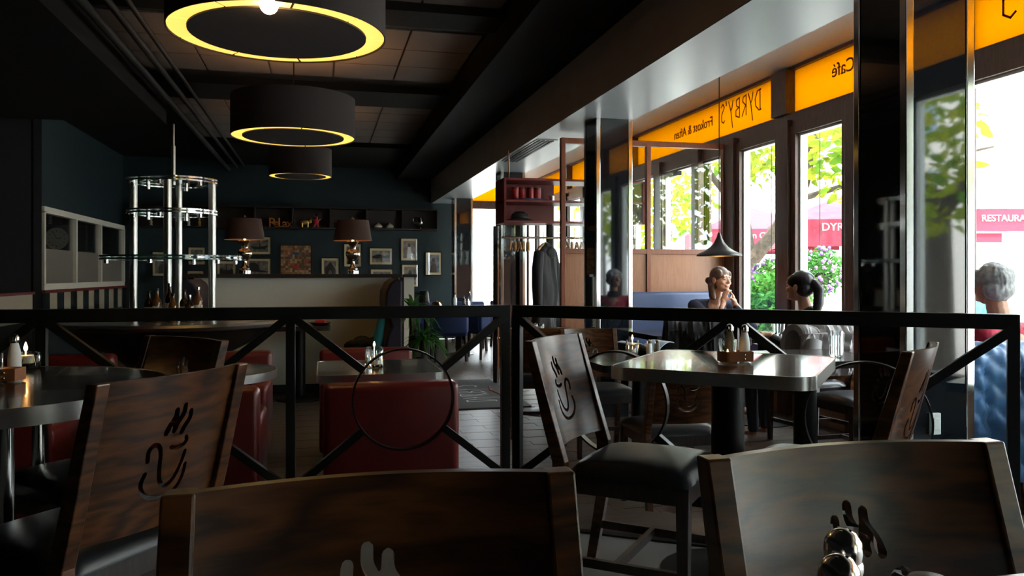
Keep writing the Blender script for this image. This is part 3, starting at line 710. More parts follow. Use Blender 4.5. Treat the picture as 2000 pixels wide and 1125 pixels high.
wing(-1.26, 'plum velvet booth bench with rounded back beside the bar', 1)
def table_lamp(x, label):
    t = thing('table_lamp', label, 'lamp', (x,8.9,1.075), group='table lamps on the booth partition')
    MB().lathe([(.062,0),(.062,.035),(.05,.045),(.052,.06),(.03,.085),(.022,.12),(.022,.135),(.055,.165),(.075,.20),(.078,.225),(.06,.255),(.03,.27),(.032,.30),(.05,.325),(.066,.345),(.05,.362),(.02,.385),(.009,.40),(.009,.48)], n=32).build('base', M['silver'], t, smooth=True)
    MB().lathe([(.205,.36),(.170,.58)], n=48, cap=False).build('shade', M['shade'], t, smooth=True)
    MB().lathe([(.004,.57),(.166,.575),(.166,.572),(.004,.565)], n=32, cap=False).build('shade_ring', M['black'], t)
    MB().lathe([(.006,.575),(.014,.60),(.004,.62)], n=12).build('finial', M['silver'], t, smooth=True)
    MB().ball((0,0,.47), .035).build('bulb', M['bulbw'], t, smooth=True)
M['bulbw'] = mat('warm_bulb', (1,.8,.5), .5, emis=(1,.52,.16), es=32)
table_lamp(-.773, 'brown shade table lamp beside the bar tower'); table_lamp(.344, 'brown shade table lamp beside framed pictures of a house')

# ------------------------------------------------------------------ niche shelf on the end wall
YB = 15.6
sh = thing('wall_shelf', 'long dark brown box shelf on the end wall', 'shelf', (0,YB,0))
zb, zt = 1.937, 2.315; xs0, xs1 = -3.17, 2.19
for z0, z1, nm in ((zb-.025,zb,'bottom_board'),(zt-.025,zt,'top_board')): MB().box(xs0,xs1,-.26,0,z0,z1).build(nm, M['shelfwood'], sh)
MB().box(xs0,xs1,-.015,0,zb,zt).build('back_board', M['shelfwood'], sh)
k = 0; x = xs1
while x > xs0-.01:
    MB().box(x-.0125,x+.0125,-.26,-.015,zb,zt-.02).build('divider', M['shelfwood'], sh); x -= .67
SY = YB-.16
rl = thing('word_sign', 'orange wooden letters reading Relax on the shelf', 'sign', (-.93,SY,zb))
for k, (ch, dx, sz) in enumerate((('R',0,.25),('e',.092,.23),('L',.165,.25),('a',.245,.23),('x',.325,.23))): txt('letter', ch, sz*1.0, M['orange'], rl, (dx,0,0), (R(90),0,0), .025)
def critter(loc, s, m, label, horn):
    t = thing('animal_figurine', label, 'figurine', loc)
    MB().ball((0,0,.095*s), (.085*s,.04*s,.05*s)).ball((.085*s,0,.11*s), (.04*s,.03*s,.035*s)).build('body', m, t, smooth=True)
    for a in (-1,1):
        for b in (-1,1): MB().lathe([(.014*s,0),(.018*s,.08*s)], (a*.05*s,b*.02*s,0), 8).build('leg', m, t, smooth=True)
        MB().tube([(.10*s,a*.02*s,.135*s),(.115*s,a*.03*s,.16*s),(.12*s,a*.02*s,.18*s)], [.008*s,.006*s,.002*s], 6).build('horn', horn, t, smooth=True)
critter((-.274,SY,zb),1.0,M['gold'],'gold striped bull figurine on the shelf',M['cream2'])
rf = thing('red_figurine', 'small red standing figurine on the shelf', 'figurine', (-.07,SY,zb))
MB().ball((0,0,.11),(.045,.03,.055)).ball((0,0,.18),(.028,.028,.028)).build('body', M['redpl'], rf, smooth=True)
for a in (-1,1):
    MB().tube([(a*.02,0,.08),(a*.035,0,0)], .014, 8).build('leg', M['redpl'], rf, smooth=True); MB().tube([(a*.02,0,.19),(a*.035,0,.235)], [.008,.003], 6).build('horn', M['redpl'], rf, smooth=True)
    MB().tube([(a*.04,0,.13),(a*.075,0,.16)], .011, 8).build('arm', M['redpl'], rf, smooth=True)
for x, lb in ((1.074,'squat cream pot with knob lid on the shelf'),(1.288,'squat cream pot with open mouth on the shelf')):
    t = thing('ceramic_pot', lb, 'pot', (x,SY,zb)); MB().lathe([(.05,0),(.075,.02),(.075,.045),(.04,.08),(.025,.085)], n=24).build('body', M['cream2'], t, smooth=True); MB().ball((0,0,.095),.018).build('knob', M['cream2'], t, smooth=True)
t = thing('silver_pitcher', 'polished silver pitcher at the end of the shelf', 'pitcher', (1.86,SY,zb))
MB().lathe([(.05,0),(.045,.015),(.025,.04),(.06,.09),(.072,.13),(.05,.18),(.04,.205),(.055,.23)], n=28).build('body', M['silver'], t, smooth=True)
MB().tube([(-.05,0,.21),(-.10,0,.225),(-.13,0,.18),(-.11,0,.12),(-.065,0,.10)], .008, 8).build('handle', M['silver'], t, smooth=True)
for x, lb, m in ((-2.93,'small cream ornament with brass stem on the shelf','cream2'),(-2.12,'tiny brown figure on the shelf behind the bar tower','gold'),(-2.30,'small white ceramic cup on the shelf','salt'),(-1.42,'tiny bird figure on the shelf above a lamp','gold'),(.28,'tiny dark figure on the shelf above a lamp','bottle')):
    t = thing('ornament', lb, 'ornament', (x,SY,zb)); MB().lathe([(.035,0),(.02,.03),(.028,.07),(.012,.10)], n=14).build('body', M[m], t, smooth=True); MB().ball((.0,0,.12),.024).build('head', M[m], t, smooth=True)

# framed pictures: centre x, z, width, height, motif
def picture(x, z, wd, ht, label, motif='', pm='photo', fm=None, margin=.055):
    t = thing('framed_picture', label, 'picture', (x,YB-.002,z), group='framed pictures on the end wall')
    hw, hh = wd/2, ht/2; f = .014
    MB().box(-hw,hw,-.03,0,hh-f,hh).box(-hw,hw,-.03,0,-hh,-hh+f).box(-hw,-hw+f,-.03,0,-hh+f,hh-f).box(hw-f,hw,-.03,0,-hh+f,hh-f).build('frame', fm or M['black'], t)
    MB().box(-hw+f,hw-f,-.012,0,-hh+f,hh-f).build('mount', M['matb'], t)
    a, b = hw-margin, hh-margin
    ph = MB().box(-a,a,-.015,-.011,-b,b).build('photo_print', M[pm], t)
    def sil(poly, y=-.017, m='ink'): MB().prism([(px*a,pz*b) for px,pz in poly], y, y+.002, lambda u,v,c: (u,c,v)).build('print_shape', M[m], ph)
    if motif == 'house': sil([(-.8,-1),(-.8,.0),(0,.8),(.8,.0),(.8,-1)]); sil([(-.25,-1),(-.25,-.4),(0,-.2),(.25,-.4),(.25,-1)],-.019,'photo')
    if motif == 'spire': sil([(-1,-1),(-1,.0),(-.7,.3),(-.5,0),(-.1,0),(0,.9),(.1,0),(.5,0),(.7,.3),(1,0),(1,-1)])
    if motif == 'street': sil([(-1,-.6),(-1,.6),(-.5,.8),(0,.4),(.1,-.4),(1,-.6),(1,-.75)])
    if motif == 'boat': sil([(-.9,-.1),(-.5,-.6),(.7,-.5),(1,.1),(.2,-.15),(.1,.6),(0,-.15)])
    if motif == 'long': sil([(-.95,-.3),(-.95,.1),(-.2,.3),(.4,.1),(.95,.35),(.95,-.3)])
    if motif == 'person':
        sil([(-.55,-1),(-.5,-.3),(-.25,.05),(.25,.05),(.5,-.3),(.55,-1)]); sil([(.3*math.cos(q*.524),.35+.28*math.sin(q*.524)) for q in range(12)],-.019)
    if motif == 'robe':
        sil([(-.4,-1),(-.25,.3),(.25,.3),(.5,-1)],m='salt'); sil([(.18*math.cos(q*.524),.5+.22*math.sin(q*.524)) for q in range(12)],-.019)
    MB().box(-hw+f,hw-f,-.022,-.021,-hh+f,hh-f).build('glass', M['pane'], t)
    return t
picture(-2.775, 1.255, 0.336, 0.453,'framed sepia portrait behind the bar rods','person')
picture(-2.185, 1.401, 0.307, 0.336,'framed sepia photo of a long building behind the bar tower','long')
picture(-2.206, 0.982, 0.298, 0.317,'framed sepia photo mostly hidden by the booth partition','street')
picture(-1.672, 1.150, 0.348, 0.338,'framed sepia photo of a spired church','spire')
picture(-1.105, 1.597, 0.444, 0.341,'framed sepia photo of a boat behind a lamp shade','boat')
picture(-1.105, 1.194, 0.444, 0.351,'framed sepia photo of a street with a tall corner house','street')
picture(0.185, 1.181, 0.340, 0.406,'framed sepia photo of a gabled house','house')
picture(0.603, 1.426, 0.344, 0.448,'framed sepia photo behind the stem of a table lamp','house')
picture(1.134, 1.409, 0.447, 0.334,'framed sepia photo of a crowded hall','long')
picture(1.148, 1.001, 0.437, 0.344,'framed sepia photo cut off by the top board of the partition','long')
picture(1.672, 1.545, 0.336, 0.445,'framed photo of a figure in a long robe','robe')
picture(1.687, 1.040, 0.326, 0.445,'framed photo of a seated man above the pale end panel','person')
picture(2.144, 1.274, 0.330, 0.458,'framed blue grey portrait of a bearded man','person','photob')
# patchwork collage in a dark frame
t = thing('collage_picture', 'square collage of brown scraps with red and blue patches in dark frame', 'picture', (-0.441,YB-.002,1.334), group='framed pictures on the end wall')
hw = 0.306; MB().box(-hw,hw,-.03,0,-hw,-hw+.03).box(-hw,hw,-.03,0,hw-.03,hw).box(-hw,-hw+.03,-.03,0,-hw,hw).box(hw-.03,hw,-.03,0,-hw,hw).build('frame', M['shelfwood'], t)
MB().box(-hw,hw,-.012,0,-hw,hw).build('backing', M['shelfwood'], t)
pal = [mat('collage_%d' % i, c, .5) for i, c in enumerate(((.30,.13,.05),(.42,.22,.09),(.16,.08,.04),(.38,.10,.05),(.5,.34,.18),(.10,.09,.06)))]
n = 13; cs = (hw-.035)*2/n; acc = {(3,5):'redpl',(3,6):'redpl',(3,7):'redpl',(2,6):'redpl',(9,5):'blueplate',(9,6):'blueplate',(9,7):'blueplate',(8,4):'blueplate'}
for j in range(n):
    for i in range(n):
        m = M[acc[(j,i)]] if (j,i) in acc else random.choice(pal)
        x = -hw+.035+i*cs; z = -hw+.035+j*cs; d_ = random.uniform(.013,.018)
        MB().box(x,x+cs*.96,-d_,-.012,z,z+cs*.96).build('scrap', m, t)

# ------------------------------------------------------------------ serving window on the side wall
XL = -3.425
sv = thing('window_40', 'white framed serving window with frosted lower panes', 'window', (XL,0,0), kind=S)
ys = [11.25,12.62,13.96,15.5]
MB().box(-.03,.05,11.22,15.5,1.85,1.93).box(-.03,.05,11.22,15.5,.87,.95).build('window_frame', M['cream'], sv)
for y in ys: MB().box(-.03,.05,y-.03,y+.03,.93,1.87).build('mullion', M['cream'], sv)
for a, b in zip(ys, ys[1:]):
    MB().box(-.004,.004,a,b,.95,1.40).build('frosted_pane', M['frost'], sv); MB().box(-.004,.004,a,b,1.40,1.85).build('pane', M['darkpane'], sv)
tag(MB().box(XL-.02,XL+.07,11.2,15.55,.83,.87).build('trim_3', M['redlac']), 'dark red ledge under the serving window', 'trim', kind=S)
k = 0; y = 11.25
tb = thing('tile_band', 'band of mirror and beige tiles under the serving window', 'tiles', (XL,0,0))
while y < 15.4:
    MB().box(-.02,.012 if k % 2 else .016,y+.004,y+.296,.50,.83).build('mirror_tile' if k % 2 == 0 else 'beige_tile', M['mirror'] if k % 2 == 0 else M['beige'], tb); y += .30; k += 1
ck = thing('wall_clock', 'round pale wall clock seen through the serving window', 'clock', (-4.03,14.0,1.63))
MB().lathe([(0,0),(.25,0),(.26,.012),(.24,.03)], n=40, cap=False).build('rim', M['frame'], ck, smooth=True)
MB().lathe([(0,.022),(.24,.022)], n=40, cap=False).build('face', M['cream'], ck)
MB().bar((0,0,.026),(.10,.02,.026),.012,.004).build('hour_hand', M['black'], ck); MB().bar((0,0,.028),(-.06,.14,.028),.008,.004).build('minute_hand', M['black'], ck)
for q in range(12): a = q*math.pi/6; MB().bar((.15*math.cos(a),.15*math.sin(a),.025),(.18*math.cos(a),.18*math.sin(a),.025),.010,.003).build('hour_mark', M['black'], ck)
ck.rotation_euler = (R(90),0,0); ck.scale = (.72,.72,1)
sc_ = thing('side_counter', 'low counter with beige front and red ledge at the black wall', 'counter', (-3.42,9.2,LF))
MB().box(0,.20,-1.3,1.1,0,.72).build('body', M['blackwall'], sc_); MB().box(.20,.206,-1.25,1.06,.78,1.03).build('glass_front', M['beige'], sc_); MB().box(0,.20,-1.3,1.1,.72,1.03).build('case', M['frost'], sc_); MB().box(-.0,.22,-1.32,1.12,1.03,1.06).build('ledge', M['redlac'], sc_)

# ------------------------------------------------------------------ coat rack corner
rs = thing('coat_shelf', 'dark red wall unit with two open shelves above the coat rail', 'shelf', (1.96,8.6,0))
W_ = 1.65
for z in (1.65,1.88,2.12): MB().box(0,W_,0,.45,z-.012,z+.012).build('shelf_board', M['redlac'], rs)
for x in (0,W_-.025): MB().box(x,x+.025,0,.45,1.65,2.12).build('side_panel', M['redlac'], rs)
MB().box(.02,W_*.42,.43,.45,1.66,2.11).build('back_panel', M['redlac'], rs)
for x in (.10,W_-.10): MB().tube([(x,.2,2.12),(x,.2,2.46 if x < .6 else 2.93)], .008, 8).build('hanging_rod', M['chrome'], rs, smooth=True)
for k in range(4):
    c = thing('red_canister', 'red canister standing on a blue tray on the red shelf', 'canister', (2.13+k*.088,8.78+.03*(k%2),1.906), group='red canisters on the coat shelf')
    MB().lathe([(.038,0),(.04,.005),(.04,.12)], n=20).build('body', M['redcan'], c, smooth=True); MB().lathe([(.041,.12),(.041,.14),(.0,.142)], n=20).build('lid', M['redlac'], c, smooth=True)
p = thing('blue_tray', 'blue tray under the red canisters', 'tray', (2.27,8.80,1.892)); MB().lathe([(0,0),(.20,0),(.235,.015),(.23,.016),(.195,.006),(0,.005)], n=36).build('dish', M['blueplate'], p, smooth=True)
p = thing('small_tin', 'small grey tin beside the red canisters', 'tin', (2.55,8.76,1.892)); MB().lathe([(.03,0),(.03,.06)], n=18).build('body', M['steel'], p, smooth=True); MB().lathe([(.031,.055),(.031,.065)], n=18).build('lid', M['steel'], p)
p = thing('knitted_hat', 'dark crumpled hat on the lower red shelf', 'hat', (2.17,8.74,1.662)); MB().lathe([(.14,0),(.15,.015),(.10,.03),(.09,.08),(.05,.11),(0,.115)], n=24).build('crown', M['coat'], p, smooth=True); MB().lathe([(.10,.028),(.103,.05)], n=24, cap=False).build('band', M['black'], p, smooth=True)
cr = thing('coat_rail', 'chrome coat rail below the red shelf', 'rail', (0,8.80,1.484))
MB().tube([(1.98,0,0),(3.58,0,0)], .012, 12).build('rail', M['chrome'], cr, smooth=True)
for x in (2.0,3.56): MB().tube([(x,0,0),(x,0,.17)], .008, 8).build('bracket', M['chrome'], cr, smooth=True)
def hanger(x, rz, label='pale wooden coat hanger hanging empty on the rail'):
    t = thing('coat_hanger', label, 'hanger', (x,8.80,1.484), rz, 'wooden coat hangers')
    MB().tube([(0,0,-.06),(0,0,0),(.008,0,.018),(.018,0,.012)], .003, 6).build('hook', M['chrome'], t, smooth=True)
    MB().tube([(-.21,0,-.145),(-.10,0,-.09),(0,0,-.06),(.10,0,-.09),(.21,0,-.145)], [.012,.016,.02,.016,.012], 8).build('arms', M['hanger'], t, smooth=True)
for k, x in enumerate((2.08,2.13,2.18,2.23,2.28,2.74,2.80,2.86,2.92)): hanger(x, 74+4*(k%3))
hanger(2.49, 50, 'pale wooden coat hanger holding the black coat')
glp = thing('glass_screen', 'glass screen with chrome and dark posts below the red shelf', 'screen', (0,9.12,LF))
for x in (1.97,2.24): MB().box(x-.02,x+.02,-.02,.02,0,1.82).build('post', M['black'], glp)
MB().box(2.00,2.015,-.012,.012,0,1.82).build('chrome_strip', M['chrome'], glp); MB().box(1.92,2.22,-.004,.004,.05,1.80).build('pane', M['darkpane'], glp)
dk = MB().box(2.55,2.60,8.9,9.0,LF,1.64).build('wardrobe_post', M['black']); tag(dk, 'dark upright post behind the hanging black coat', 'post', kind=S)

# ------------------------------------------------------------------ door mat with the café name
mt = thing('door_mat', "dark grey door mat printed with DYRBY'S", 'mat', (1.58,8.40,LF))
MB().prism(rrect(-.38,.38,-1.0,1.0,.02), 0, .012).build('carpet', M['matrug'], mt); MB().box(-.40,.40,-1.02,1.02,0,.006).build('rubber_edge', M['black'], mt)
for k, b in enumerate(strokes("DYRBY'S", .30, .014, lambda x, y, z: (.12-y, x-.62, .012+z), .64, .002)): b.build('letter', M['whiteprint'], mt)
MB().tube([(.20,-.5,.013),(.24,-.2,.013),(.20,.1,.013),(.25,.4,.013)], .008, 5).build('flourish', M['redprint'], mt)

# ------------------------------------------------------------------ booth bench, pendant, blue chairs
bb = thing('booth_bench', 'slate blue booth bench along the cherry wood partition', 'bench', (3.35,7.56,LF))
rbox(-.62,.70,-.16,.0,.42,1.085,'backrest',M['benchblue'],bb,.03); rbox(-.62,.70,-.58,-.10,.30,.46,'seat',M['benchblue'],bb,.03); MB().box(-.60,.68,-.52,-.02,0,.31).build('plinth', M['frame'], bb)
pl = thing('pendant_lamp', 'black trumpet shaped pendant over the booth table', 'lamp', (3.22,6.10,1.222))
MB().lathe([(.184,0),(.185,.008),(.178,.018),(.12,.045),(.075,.075),(.045,.11),(.022,.155),(.010,.195)], n=48, cap=False).build('shade', mat('black_spun_metal',(.012,.013,.015),.35), pl, smooth=True)
MB().lathe([(.176,.012),(.118,.040),(.072,.068),(.03,.09),(0,.092)], n=48, cap=False).build('inner_lining', mat('gold_lining',(.5,.3,.08),.3,.6), pl, smooth=True)
MB().ball((0,0,.05), .03).build('bulb', M['bulbw'], pl, smooth=True); MB().tube([(0,0,.19),(0,0,2.93-1.222)], .004, 6).build('cord', M['black'], pl)
BC = thing('blue_chair', 'x', 'chair'); BU = []
rbox(-.24,.24,-.28,-.20,.40,.80,'backrest',M['blue'],BC,.03); rbox(-.24,.24,-.24,.25,.36,.47,'seat',M['blue'],BC,.03)
for s in (-1,1):
    rbox(*sorted((s*.20,s*.26)),-.24,.16,.42,.64,'arm',M['blue'],BC,.025)
    for y in (-.23,.21): MB().bar((s*.21,y,.37),(s*.225,y*1.1,0),.035,.035).build('leg', M['frame'], BC)
G3 = 'blue upholstered chairs'
for x, y, rz, lb in ((1.83,11.7,0,'blue upholstered chair with its back to the door mat'),(2.47,11.95,12,'blue upholstered chair beside the table with bottles'),(1.75,13.2,190,'blue upholstered chair by the teal end wall'),(2.45,13.2,175,'blue upholstered chair behind the table with bottles'),(3.2,13.6,200,'blue upholstered chair in front of the end window'),(-2.55,11.6,80,'blue upholstered chair below the serving window'),(-2.5,12.8,95,'blue upholstered chair below the serving window, next to the bar rods'),(.80,11.4,-80,'blue upholstered chair beside the black jug')):
    place(BC, BU, (x,y,LF), rz, lb, G3)

# ------------------------------------------------------------------ houseplant
pn = thing('potted_plant', 'leafy palm with two stems in a dark pot beside the booth', 'plant', (1.12,9.72,LF))
MB().lathe([(.11,0),(.13,.02),(.15,.22),(.16,.24),(.15,.245),(.14,.21),(0,.2)], n=28).build('pot', M['black'], pn, smooth=True)
for (x, y, h, r) in ((-.04,0,.82,.05),(.09,-.04,.48,.04)):
    MB().tube([(x,y,.18),(x*1.1,y,.18+h*.3),(x*.9,y,.2+h*.5),(x,y,h)], [r,r*.9,r*.8,r*.7], 10).build('stem', M['bark'], pn, smooth=True)
    for q in range(56):
        a = random.uniform(0,2*math.pi); L_ = random.uniform(.28,.50); el = random.uniform(.2,1.3); wd = .024; vs_ = []; fs = []
        for i in range(6):
            s = i/5; rr = L_*s*math.cos(el*(1-s*.2)); z = h+L_*(math.sin(el)*s-.95*s*s*(1.25-el*.5)); ww_ = wd*(1-s**2)+.001
            vs_ += [(x+rr*math.cos(a)-ww_*math.sin(a), y+rr*math.sin(a)+ww_*math.cos(a), z), (x+rr*math.cos(a)+ww_*math.sin(a), y+rr*math.sin(a)-ww_*math.cos(a), z)]
        for i in range(5): fs.append((2*i,2*i+1,2*i+3,2*i+2))
        MB().add(vs_, fs).build('leaf', M['leaf'], pn, smooth=True)

# ------------------------------------------------------------------ things on the tables
def candle(loc, r, h, label, flame=True, cut=True):
    t = thing('candle_glass', label, 'candle', loc, group='candle glasses')
    prof = [(0,0),(r*.9,0),(r,.006),(r,h),(r-.004,h),(r-.005,.022),(0,.02)]
    MB().lathe(prof, n=36, cap=False).build('tumbler', M['glass'], t, smooth=True)
    if cut:
        for k in range(12):
            a = k*math.pi/6; MB().tube([((r+.001)*math.cos(a),(r+.001)*math.sin(a),.012),((r+.001)*math.cos(a+.16),(r+.001)*math.sin(a+.16),h*.8)], .0025, 5).build('cut_rib', M['glass'], t)
    MB().lathe([(0,.022),(r*.55,.022),(r*.55,.045),(0,.045)], n=20).build('tealight', M['wax'] if flame else M['salt'], t, smooth=True)
    if flame: MB().lathe([(.001,h+.002),(.006,h+.010),(.0065,h+.016),(.001,h+.034)], n=12).tube([(0,0,.045),(0,0,h+.004)], .0018, 5).build('flame', M['flame'], t, smooth=True)
    return t
candle((.306,4.74,LF+.722), .050, .118, 'cut glass candle tumbler with flame on the square low table')
candle((1.99,4.95,LF+.732), .042, .10, 'cut glass candle tumbler with flame on the dark café table')
candle((-.943,2.95,.762), .042, .055, 'short glass tealight with flame on the round platform table')
candle((1.92,7.00,LF+.752), .045, .07, 'low glass tealight on the brown table by the door mat', False)
def caddy2(loc, rz, label):
    t = thing('table_caddy', label, 'caddy', loc, rz); t.scale = (.76,.76,.76)
    st = []
    for q in range(17): a = math.pi*(.5+q/16); st.append((.048*math.cos(a)-.035,.048*math.sin(a)))
    st += [(.075,-.042),(.075,.042)]
    n = len(st); vs_ = [(x,y,z) for z in (.006,.052) for x,y in st]+[(x*.94,y*.92,z) for z in (.006,.052) for x,y in st]; fs = []
    for i in range(n):
        j = (i+1)%n; fs += [(i,j,n+j,n+i),(2*n+j,2*n+i,3*n+i,3*n+j),(n+i,n+j,3*n+j,3*n+i),(j,i,2*n+i,2*n+j)]
    MB().add(vs_, fs).build('leather_strap', M['leatherstrap'], t)
    for z in (.018,.038): MB().ball((.034,-.0445,z), (.005,.003,.005), 10, 6).build('stud', M['silver'], t, smooth=True)
    r, h = .043, .108
    MB().lathe([(0,0),(r*.9,0),(r,.006),(r,h),(r-.003,h),(r-.004,.012),(0,.010)], c=(-.035,0,0), n=36, cap=False).build('tumbler', M['glass'], t, smooth=True)
    MB().lathe([(0,.012),(.022,.012),(.022,.030),(0,.030)], c=(-.035,0,0), n=20).build('tealight', M['wax'], t, smooth=True)
    MB().lathe([(.001,.030),(.006,.040),(.006,.047),(.001,.062)], c=(-.035,0,0), n=12).build('flame', M['flame'], t, smooth=True)
    return t
def cruet(loc, fill, label, h=.165):
    t = thing('cruet_bottle', label, 'bottle', loc, group='salt and pepper bottles'); t.scale = (.78,.78,.80)
    MB().lathe([(.020,0),(.024,.004),(.024,.07),(.021,.10),(.014,.128),(.013,.135)], n=24).build('bottle', fill, t, smooth=True)
    MB().lathe([(.0155,.130),(.0165,.136),(.0165,.152),(.011,.162),(0,.166)], n=20).build('cap', M['silver'], t, smooth=True)
    for k in range(8):
        a = k*math.pi/4; MB().tube([(.0165*math.cos(a),.0165*math.sin(a),.134),(.0165*math.cos(a),.0165*math.sin(a),.153)], .002, 5).build('cap_rib', M['chrome'], t)
    return t
CX, CY = 1.435, 2.60
caddy2((CX,CY,.762), -18, 'leather strapped holder with candle tumbler on the square metal edged table')
cruet((CX+.012,CY+.062,.762), M['pepper'], 'tall pepper bottle with chrome cap in the caddy on the square table')
cruet((CX+.048,CY+.020,.762), M['salt'], 'tall salt bottle with chrome cap in the caddy on the square table')
caddy2((-.905,2.62,.762), -8, 'leather strapped holder with candle tumbler on the round platform table')
cruet((-.90,2.72,.762), M['salt'], 'salt bottle with chrome cap behind the caddy on the round platform table')
for x, m, lb in ((2.10,'salt','small salt bottle beside the open magazine'),(2.155,'pepper','small pepper bottle beside the open magazine')):
    t = thing('small_shaker', lb, 'shaker', (x,4.93,LF+.732)); MB().lathe([(.018,0),(.02,.004),(.02,.06),(.014,.08)], n=20).build('body', M[m], t, smooth=True); MB().lathe([(.015,.078),(.016,.095),(0,.105)], n=18).build('cap', M['silver'], t, smooth=True)
mg = thing('magazine', 'open pale blue magazine on the dark café table', 'magazine', (2.13,5.06,LF+.732), 12)
for s in (-1,1):
    vs_ = []; fs = []
    for i in range(9):
        q = i/8; x = s*q*.16; z = .012+.065*math.sin(q*math.pi*.62)**1.5
        vs_ += [(x,-.10,z),(x,.10,z),(x,-.10,z+.004),(x,.10,z+.004)]
    for i in range(8): a = i*4; fs += [(a,a+1,a+5,a+4),(a+2,a+6,a+7,a+3),(a,a+4,a+6,a+2),(a+1,a+3,a+7,a+5)]
    MB().add(vs_, fs).build('page', M['paper'], mg, smooth=True)
MB().box(-.03,.03,-.10,.10,0,.013).build('spine', M['navy'], mg)
def shaker(loc, label):
    t = thing('salt_shaker', label, 'shaker', loc)
    MB().lathe([(.019,0),(.020,.004),(.0185,.03),(.0165,.042),(.0165,.046)], n=28).build('body', M['silver'], t, smooth=True)
    MB().lathe([(.0172,.046),(.0182,.050),(.0182,.0555),(.0165,.058),(.0178,.066),(.0165,.076),(.011,.084),(.004,.0872),(0,.0875)], n=32).build('dome_cap', M['silver'], t, smooth=True)
    for x, y in ((-.005,-.004),(.005,-.004),(0,.006)): MB().lathe([(.0016,0),(.0016,.0012)], (x,y,.0858), 8).build('hole', M['black'], t)
shaker((.475,.660,.75), 'domed silver shaker, the one behind, right before the chair back')
shaker((.428,.600,.75), 'domed silver shaker standing nearer the white table edge of the diners')
t = thing('lidded_jar', 'small black lidded jar beside the silver shakers', 'jar', (.505,.585,.75)); MB().lathe([(.020,0),(.022,.005),(.022,.045)], n=24).build('body', M['black'], t, smooth=True); MB().lathe([(.023,.045),(.023,.058),(.016,.066),(0,.068)], n=24).build('lid', M['leather'], t, smooth=True)
wg = thing('water_glass', 'tall cut water glass on the dark table before the pale chair', 'glass', (3.12,4.40,LF+.752)); MB().lathe([(0,0),(.034,0),(.037,.005),(.038,.16),(.035,.16),(.033,.012),(0,.01)], n=32, cap=False).build('tumbler', M['glass'], wg, smooth=True)
for k in range(14):
    a = k*math.pi/7; MB().tube([(.0385*math.cos(a),.0385*math.sin(a),.01),(.0385*math.cos(a),.0385*math.sin(a),.13)], .003, 5).build('cut_rib', M['glass'], wg)
for k, (x, y) in enumerate(((3.74,6.02),(3.82,6.20))):
    g = thing('water_glass', ['clear drinking glass between the two women','clear drinking glass close to the window sill'][k], 'glass', (x,y,LF+.752)); MB().lathe([(0,0),(.03,0),(.034,.13),(.031,.13),(.028,.01),(0,.008)], n=28, cap=False).build('tumbler', M['glass'], g, smooth=True); MB().tube([(0,0,.01),(.02,.01,.20)], .003, 6).build('straw', M['black'], g)
d_ = thing('red_dish', 'dish with red napkin on the booth table', 'dish', (.0,8.35,LF+.752)); MB().lathe([(0,0),(.07,0),(.12,.025),(.115,.028),(.06,.008),(0,.006)], n=32).build('plate', M['frame'], d_, smooth=True); MB().prism([(-.05,-.03),(.05,-.04),(.06,.03),(-.04,.04)],.010,.05).build('napkin', M['redpl'], d_, bev=.008)
g = thing('clear_cup', 'small clear cup on the booth table', 'cup', (-.22,8.45,LF+.752)); MB().lathe([(0,0),(.03,0),(.035,.14),(.032,.14),(.027,.008),(0,.006)], n=24, cap=False).build('cup', M['glass'], g, smooth=True); MB().lathe([(0,.008),(.026,.008),(.028,.09),(0,.09)], n=20).build('content', M['salt'], g)
j = thing('coffee_jug', 'tall black coffee jug with handle', 'jug', (1.42,11.30,LF+.75)); MB().lathe([(.08,0),(.085,.01),(.07,.2),(.06,.27),(.055,.275)], n=28).build('body', M['black'], j, smooth=True); MB().tube([(-.07,0,.24),(-.13,0,.25),(-.14,0,.15),(-.08,0,.05)], .012, 8).build('handle', M['black'], j, smooth=True); MB().prism([(.05,-.02),(.10,0),(.05,.02)],.255,.285).build('spout', M['black'], j)
cl = thing('copper_lantern', 'faceted copper lantern beside the black jug', 'lantern', (1.60,11.32,LF+.75)); MB().lathe([(.04,0),(.085,.06),(.05,.115),(.015,.125)], n=6).build('facets', M['copper'], cl); MB().lathe([(.012,.12),(.012,.135)], n=8).build('collar', M['copper'], cl)
for k, (x, y, h) in enumerate(((2.05,12.45,.16),(2.2,12.5,.12),(2.32,12.62,.2))): bottle((x,y,LF+.75), h+.05, .032, [M['salt'],M['bottle'],M['glass']][k], ['white bottle on the table among blue chairs','dark bottle on the table among blue chairs','clear bottle on the table among blue chairs'][k], group='bottles on the far table', lab=False)
nk = thing('napkin', 'white napkin hanging over the edge of the far table', 'napkin', (2.47,12.42,LF+.752)); MB().prism([(-.02,-.12),(.012,-.12),(.012,.02),(-.02,.02)],-.32,.004).build('cloth', M['napkin'], nk, bev=.006)
